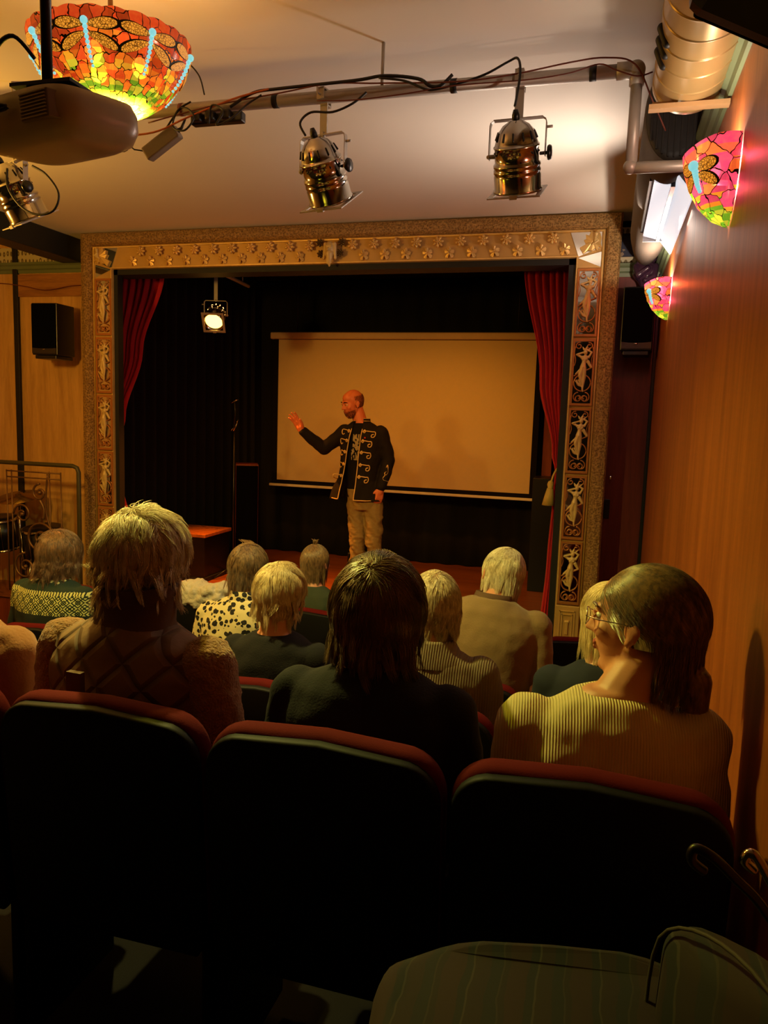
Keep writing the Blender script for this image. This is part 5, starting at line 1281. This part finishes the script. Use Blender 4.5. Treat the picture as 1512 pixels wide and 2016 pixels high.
Ls, Le, Lw = Vector((.085, 0, 1.485)), Vector((.165, .01, 1.26)), Vector((.118, -.06, 1.00))
for a, e, w in ((Rs, Re, Rw), (Ls, Le, Lw)): b.capsule(a, e, .050, .043); b.capsule(e, w, .042, .028)
hand(b, Rw, (-.50, -.15, .85), (.2, 1, .25), -1, 1.12, .18, .22)
hand(b, Lw, (-.12, -.10, -1), (.65, -.75, 0), 1, 1.06, .62, .05)
HPL, AN = Vector((-.115, 0, .86)), None
legs = ((Vector((-.120, 0, .84)), Vector((-.100, -.03, .50)), Vector((-.085, .0, .11))), (Vector((.035, 0, .84)), Vector((.068, -.05, .50)), Vector((.095, .0, .11))))
for h_, k_, a_ in legs:
    b.capsule(h_, k_, .075, .055); b.capsule(k_, a_, .052, .038); b.capsule(a_+Vector((0, .01, -.05)), a_+Vector((-.02, -.15, -.075)), .040, .030)
blob(b, 'body', MT['skin_ruddy'], pt, voxel=.0055, smooth=3)
face_details(pt, MT['skin_ruddy'], Hp, ks, MT['jacket'])
stub = simple('stubble_hair', (112, 62, 40), .7)
strands(pt, stub, Hp, (.082*ks, .101*ks, .096*ks), centre=(0, -.014, .026), n=2600, length=.010, puff=.0, jit=.1, grav=.8, clumps=300, rad=.0009, segs=3, lift0=1.0, keep=lambda d: d[2] < .42 and d[1] < .25 and d[2] > -.75, seed=3).name = 'hair'
bd = strands(pt, stub, Hp, (.060*ks, .075*ks, .082*ks), centre=(0, .022, -.045), n=1800, length=.009, puff=.0, jit=.2, grav=.8, clumps=300, rad=.0009, segs=3, lift0=1.02, keep=lambda d: d[2] < -.05 and d[1] > -.3 and not (d[1] > .85 and d[2] > -.25), seed=4)
bd.name = 'beard'
# tee
g = MB(); g.loft([ringp(cx, cy, z, rx, ry) for cx, cy, z, rx, ry in TR[:-1]]+[ringp(-.095, 0, 1.572, .072, .064)])
tee = blob(g, 'tee_shirt', MT['tee'], pt, voxel=.008, smooth=4)
# jacket
g = MB(); JR = [(-.120, .0, .86, .262, .160), (-.115, 0, .96, .238, .150), (-.115, 0, 1.06, .195, .135), (-.095, 0, 1.18, .185, .130), (-.085, 0, 1.32, .198, .135), (-.085, 0, 1.44, .208, .128), (-.085, .0, 1.51, .190, .105), (-.09, .0, 1.555, .120, .082), (-.095, .0, 1.58, .082, .070)]
g.loft([ringp(*r) for r in JR])
for a, e, w in ((Rs, Re, Rw), (Ls, Le, Lw)):
    dr = (w-e).normalized(); g.ball(a, .068, 12); g.capsule(a, e, .070, .058); g.capsule(e, w-dr*.02, .058, .046)
def jd(co, no):
    q = np.array([noise.noise(Vector(c)*8)+.6*noise.noise(Vector(c)*19) for c in co]); return co+no*q[:, None]*.008
jk = blob(g, 'jacket', MT['jacket'], pt, voxel=.007, smooth=5, disp=jd)
def gapx(z):
    t = max(0, min(1, (1.52-z)/(1.52-.90))); return (-.150-.10*t, -.058-.045*t)
bm = bmesh.new(); bm.from_mesh(jk.data); kill = []
for f in bm.faces:
    c = f.calc_center_median(); a, b_ = gapx(c.z)
    if (f.normal.y < -.1 and c.y < -.0 and a < c.x < b_ and c.z < 1.60) or (c.z < .885 and c.z > .6) or (c.z > 1.572 and (c.x+.095)**2+c.y**2 < .0045): kill.append(f)
bmesh.ops.delete(bm, geom=kill, context='FACES'); bm.to_mesh(jk.data); tree = BVHTree.FromBMesh(bm); bm.free()
sm = jk.modifiers.new('solid', 'SOLIDIFY'); sm.thickness = .005
def onj(x, z, off=.004):
    h = tree.ray_cast(Vector((x, -1, z)), Vector((0, 1, 0)))
    return Vector((x, (h[0].y if h[0] is not None and h[0].y < .03 else -.10)-off, z))
def braid(pts, r=.0045, name='braid_trim'):
    return MB().tube([onj(x, z) for x, z in pts], r, 7, smooth_path=4).build(name, MT['braid'], pt)
zs = [.90+.62*i/16 for i in range(17)]
braid([(gapx(z)[1]+.004, z) for z in zs][::-1]+[(gapx(.9)[1]+.012, .893), (.0, .892), (.05, .893)])
braid([(gapx(z)[0]-.004, z) for z in zs][::-1]+[(gapx(.9)[0]-.02, .893), (-.33, .895)])
for i, z in enumerate((1.50, 1.415, 1.315, 1.205, 1.10)):
    gx = gapx(z)[1]+.016; L = .100 if i == 0 else .085
    braid([(gx, z), (gx+.012, z+.013), (gx+.02, z), (gx+.012, z-.013), (gx, z), (gx+.03, z+.003), (gx+L*.75, z-.002), (gx+L, z-.004), (gx+L+.004, z-.030), (gx+L-.008, z-.050), (gx+L-.026, z-.046), (gx+L-.024, z-.028), (gx+L-.008, z-.024)], .0048, 'frogging')
    gx = gapx(z)[0]-.014; L = .075 if i in (0, 1, 4) else .055
    braid([(gx, z), (gx-.012, z+.012), (gx-.02, z), (gx-.012, z-.012), (gx, z), (gx-.03, z+.006), (gx-L, z+.012), (gx-L-.006, z-.014), (gx-L+.006, z-.034), (gx-L+.02, z-.024)], .0045, 'frogging')
MB().ball(onj(-.02, 1.445, .006), (.008, .004, .008), 8).build('badge', MT['badge'], pt)
m = MB(); rg = []
for z, r in ((1.565, .086), (1.585, .078), (1.612, .074), (1.611, .070), (1.58, .073)):
    rg.append([Vector((-.095+r*cos(a), r*.92*sin(a)+.008, z)) for a in [R(-62+305*j/36) for j in range(37)]])
m.loft(rg, closed=False).build('collar', MT['jacket'], pt, solid=.003)
m = MB()
for zz, r in ((1.611, .0745), (1.590, .079)): m.tube([Vector((-.095+r*cos(a), r*.92*sin(a)+.008, zz)) for a in [R(-62+305*j/36) for j in range(37)]], .003, 6)
m.build('collar_braid', MT['braid'], pt)
# cuff braid on the lowered arm
dr = (Lw-Le).normalized(); m = MB(); u1 = dr.orthogonal().normalized(); u2 = dr.cross(u1)
def onarm(t, a, r=.0555): c = Le+(Lw-Le)*t; return c+(u1*cos(a)+u2*sin(a))*(r-.012*t)
def aang(v): v = Vector(v); return atan2(v.dot(u2), v.dot(u1))
a0 = aang((.6, -.8, 0))
m.tube([onarm(.72, a0-1.1+.2*k) for k in range(8)]+[onarm(.66, a0+.5), onarm(.55, a0+.25), onarm(.5, a0+.45), onarm(.42, a0+.2), onarm(.35, a0+.4), onarm(.22, a0+.3), onarm(.35, a0+.05), onarm(.45, a0-.1), onarm(.55, a0+.1)], .0045, 6, smooth_path=3)
m.build('cuff_braid', MT['braid'], pt)
# print on the tee
bm = bmesh.new(); bm.from_mesh(tee.data); t2 = BVHTree.FromBMesh(bm); bm.free()
m = MB(); st = .006
for i in range(14):
    for j in range(38):
        x = -.155+i*st; z = 1.245+j*st
        w = .030 if z > 1.33 else .042
        cxp = -.108-.02*(1.46-z)
        if abs(x-cxp) > w: continue
        if noise.noise(Vector((x*55, z*42, 3))) < (-.12 if z > 1.33 else .0): continue
        vs = []
        for dx_, dz_ in ((0, 0), (st, 0), (st, st), (0, st)):
            h = t2.ray_cast(Vector((x+dx_, -1, z+dz_)), Vector((0, 1, 0))); vs.append(Vector((x+dx_, (h[0].y if h[0] else -.11)-.0015, z+dz_)))
        m.quad(*vs)
m.build('shirt_print', MT['print'], pt, solid=.001)
# jeans
g = MB(); g.loft([ringp(-.04, 0, .80, .150, .112), ringp(-.045, 0, .90, .160, .118), ringp(-.05, 0, .98, .155, .112)])
for (h_, k_, a_) in legs:
    g.capsule(h_, k_, .092, .070); g.capsule(k_, a_+Vector((0, 0, .02)), .069, .060); g.loft([ringp(a_.x, a_.y, .045, .060, .066), ringp(a_.x, a_.y, .18, .058, .062)])
def jn(co, no):
    o = []
    for c in co:
        v = Vector(c); f = 1 if v.z < .75 else .5
        w = noise.noise(Vector((v.x*9, v.y*9, v.z*16+v.x*18)))*1.0+.6*abs(noise.noise(Vector((v.x*20, v.y*20, v.z*30)))); o.append(w*.018*f)
    return co+no*np.array(o)[:, None]
blob(g, 'jeans', MT['jeans'], pt, voxel=.007, smooth=4, disp=jn)
for _, _, a_ in legs:
    g = MB(); g.capsule(a_+Vector((0, .03, -.065)), a_+Vector((-.01, -.14, -.075)), .050, .040); g.box(a_+Vector((-.05, -.19, -.11)), a_+Vector((.045, .07, -.09)), bev=.01)
    blob(g, 'shoe', MT['shoe'], pt, voxel=.007, smooth=3)

# ================================================================== SMALL THINGS BY THE SEATS
# cardigan over an empty front-row seat
g = MB()
x0, y0, z0 = -2.14, 3.86, 1.33
for k in range(9):
    a = k/8; g.ball((x0-.13+.26*a, y0+.02*sin(7*a), z0+.035+.012*sin(9*a)), (.05, .075, .038), 10)
for k in range(5): g.ball((x0-.10+.05*k, y0-.06, z0-.02), (.045, .03, .06), 8); g.ball((x0-.10+.05*k, y0+.075, z0-.03), (.045, .03, .07), 8)
cg = thing('cardigan', 'grey-white woolly cardigan draped over a red seat at the front left', 'cardigan', (x0, y0, z0-.07))
for i in range(len(g.v)): g.v[i] = (g.v[i][0]-x0, g.v[i][1]-y0, g.v[i][2]-(z0-.07))
blob(g, 'knitted_cloth', simple('grey_white_wool', (196, 186, 168), .95, bump=.6, bscale=90, bdist=.008), cg, voxel=.006, smooth=3,
     disp=lambda co, no: co+no*np.array([noise.noise(Vector(c)*22)+.5*noise.noise(Vector(c)*55) for c in co])[:, None]*.012)
# handbag
hb = thing('handbag', 'brown leather handbag with a metal clasp on the empty seat before the person in navy', 'bag', (-.10, 3.22, .86), world=True)
M = tmat((-.10, 3.20, .855), (0, 0, R(-12)))
g = MB(); pillow(g, [(-.14, 0), (.14, 0), (.16, .06), (.13, .40), (.10, .42), (-.10, .42), (-.13, .40), (-.16, .06)], -.06, .06, M, .03); g.build('bag_body', MT['leather'], hb)
MB().tube([M @ Vector((-.12, 0, .40)), M @ Vector((-.10, 0, .44)), M @ Vector((0, 0, .452)), M @ Vector((.10, 0, .44)), M @ Vector((.12, 0, .40))], .009, 8, smooth_path=5).build('frame_clasp', MT['brass'], hb)
MB().tube([M @ Vector((-.10, -.02, .41)), M @ Vector((-.05, -.06, .40)), M @ Vector((.06, -.06, .39)), M @ Vector((.11, -.02, .41))], .008, 8, smooth_path=5).build('handle', MT['leather'], hb)
# striped cushion and curved rail beside the camera
def stripes():
    m = Mat('striped_cushion_fabric', .9); x, y, z = m.xyz(m.co()); n, _ = m.noise(m.co(), 12, 2); u = (x*11.+n*.25).fr()
    m.color(m.ramp(u, [(0, lin((30, 8, 7))), (.30, lin((11, 10, 13))), (.42, lin((44, 38, 30))), (.45, lin((24, 8, 8))), (.70, lin((10, 10, 13))), (.88, lin((34, 28, 22))), (.91, lin((20, 8, 8)))], True)); return m.m
cu = thing('striped_cushion', 'striped dark red and beige cushion on the seat beside the viewer at the bottom right', 'cushion', (.02, .92, 1.45), world=True)
M = tmat((.02, .90, 1.45), (R(6), 0, R(12)))
g = MB(); rg = []
for t_, k in ((0, .03), (.012, .008), (.04, 0), (.075, 0), (.10, .008), (.115, .03)):
    rg.append([M @ Vector(((.27-k)*math.copysign(abs(cos(a))**.45, cos(a)), (.24-k)*math.copysign(abs(sin(a))**.45, sin(a)), t_+.010*sin(5*a))) for a in [2*pi*j/48 for j in range(48)]])
g.loft(rg).build('seat_pad', stripes(), cu)
M = tmat((.21, .93, 1.53), (R(-12), R(-14), R(-62)))
g = MB(); pillow(g, outline(.30, 0, .20, .05), -.045, .045, M, .04); g.build('back_pillow', bpy.data.materials['striped_cushion_fabric'], cu)
MB().tube([M @ Vector((-.14, -.045, .0)), M @ Vector((-.13, -.045, .16)), M @ Vector((0, -.045, .205)), M @ Vector((.13, -.045, .16)), M @ Vector((.14, -.045, 0))], .003, 6, smooth_path=5).build('piping', simple('beige_piping', (52, 44, 34), .8), cu)
ac = thing('viewer_chair', 'dark chair with a thin shiny curved arm at the bottom right corner', 'chair', (.05, .85, 1.02), world=True)
MB().box((-.28, .62, 1.36), (.30, 1.12, 1.445), bev=.03).build('seat', MT['seatshell'], ac)
MB().tube([(.125, .775, 1.94), (.112, .77, 1.952), (.114, .768, 1.966), (.13, .765, 1.962), (.150, .768, 1.944), (.186, .777, 1.905), (.23, .78, 1.82), (.24, .80, 1.45)], .005, 10, smooth_path=6).build('arm', MT['blackplastic'], ac)
MB().tube([(.172, .785, 1.945), (.162, .781, 1.955), (.166, .779, 1.965), (.175, .777, 1.958), (.20, .777, 1.915), (.24, .78, 1.84), (.26, .80, 1.45)], .005, 10, smooth_path=6).build('arm', MT['chrome'], ac)
for lx, ly in ((-.25, .66), (.26, .66), (-.25, 1.08), (.26, 1.08)): MB().tube([(lx, ly, 1.02), (lx, ly, 1.38)], .015, 8).build('leg', MT['seatshell'], ac)
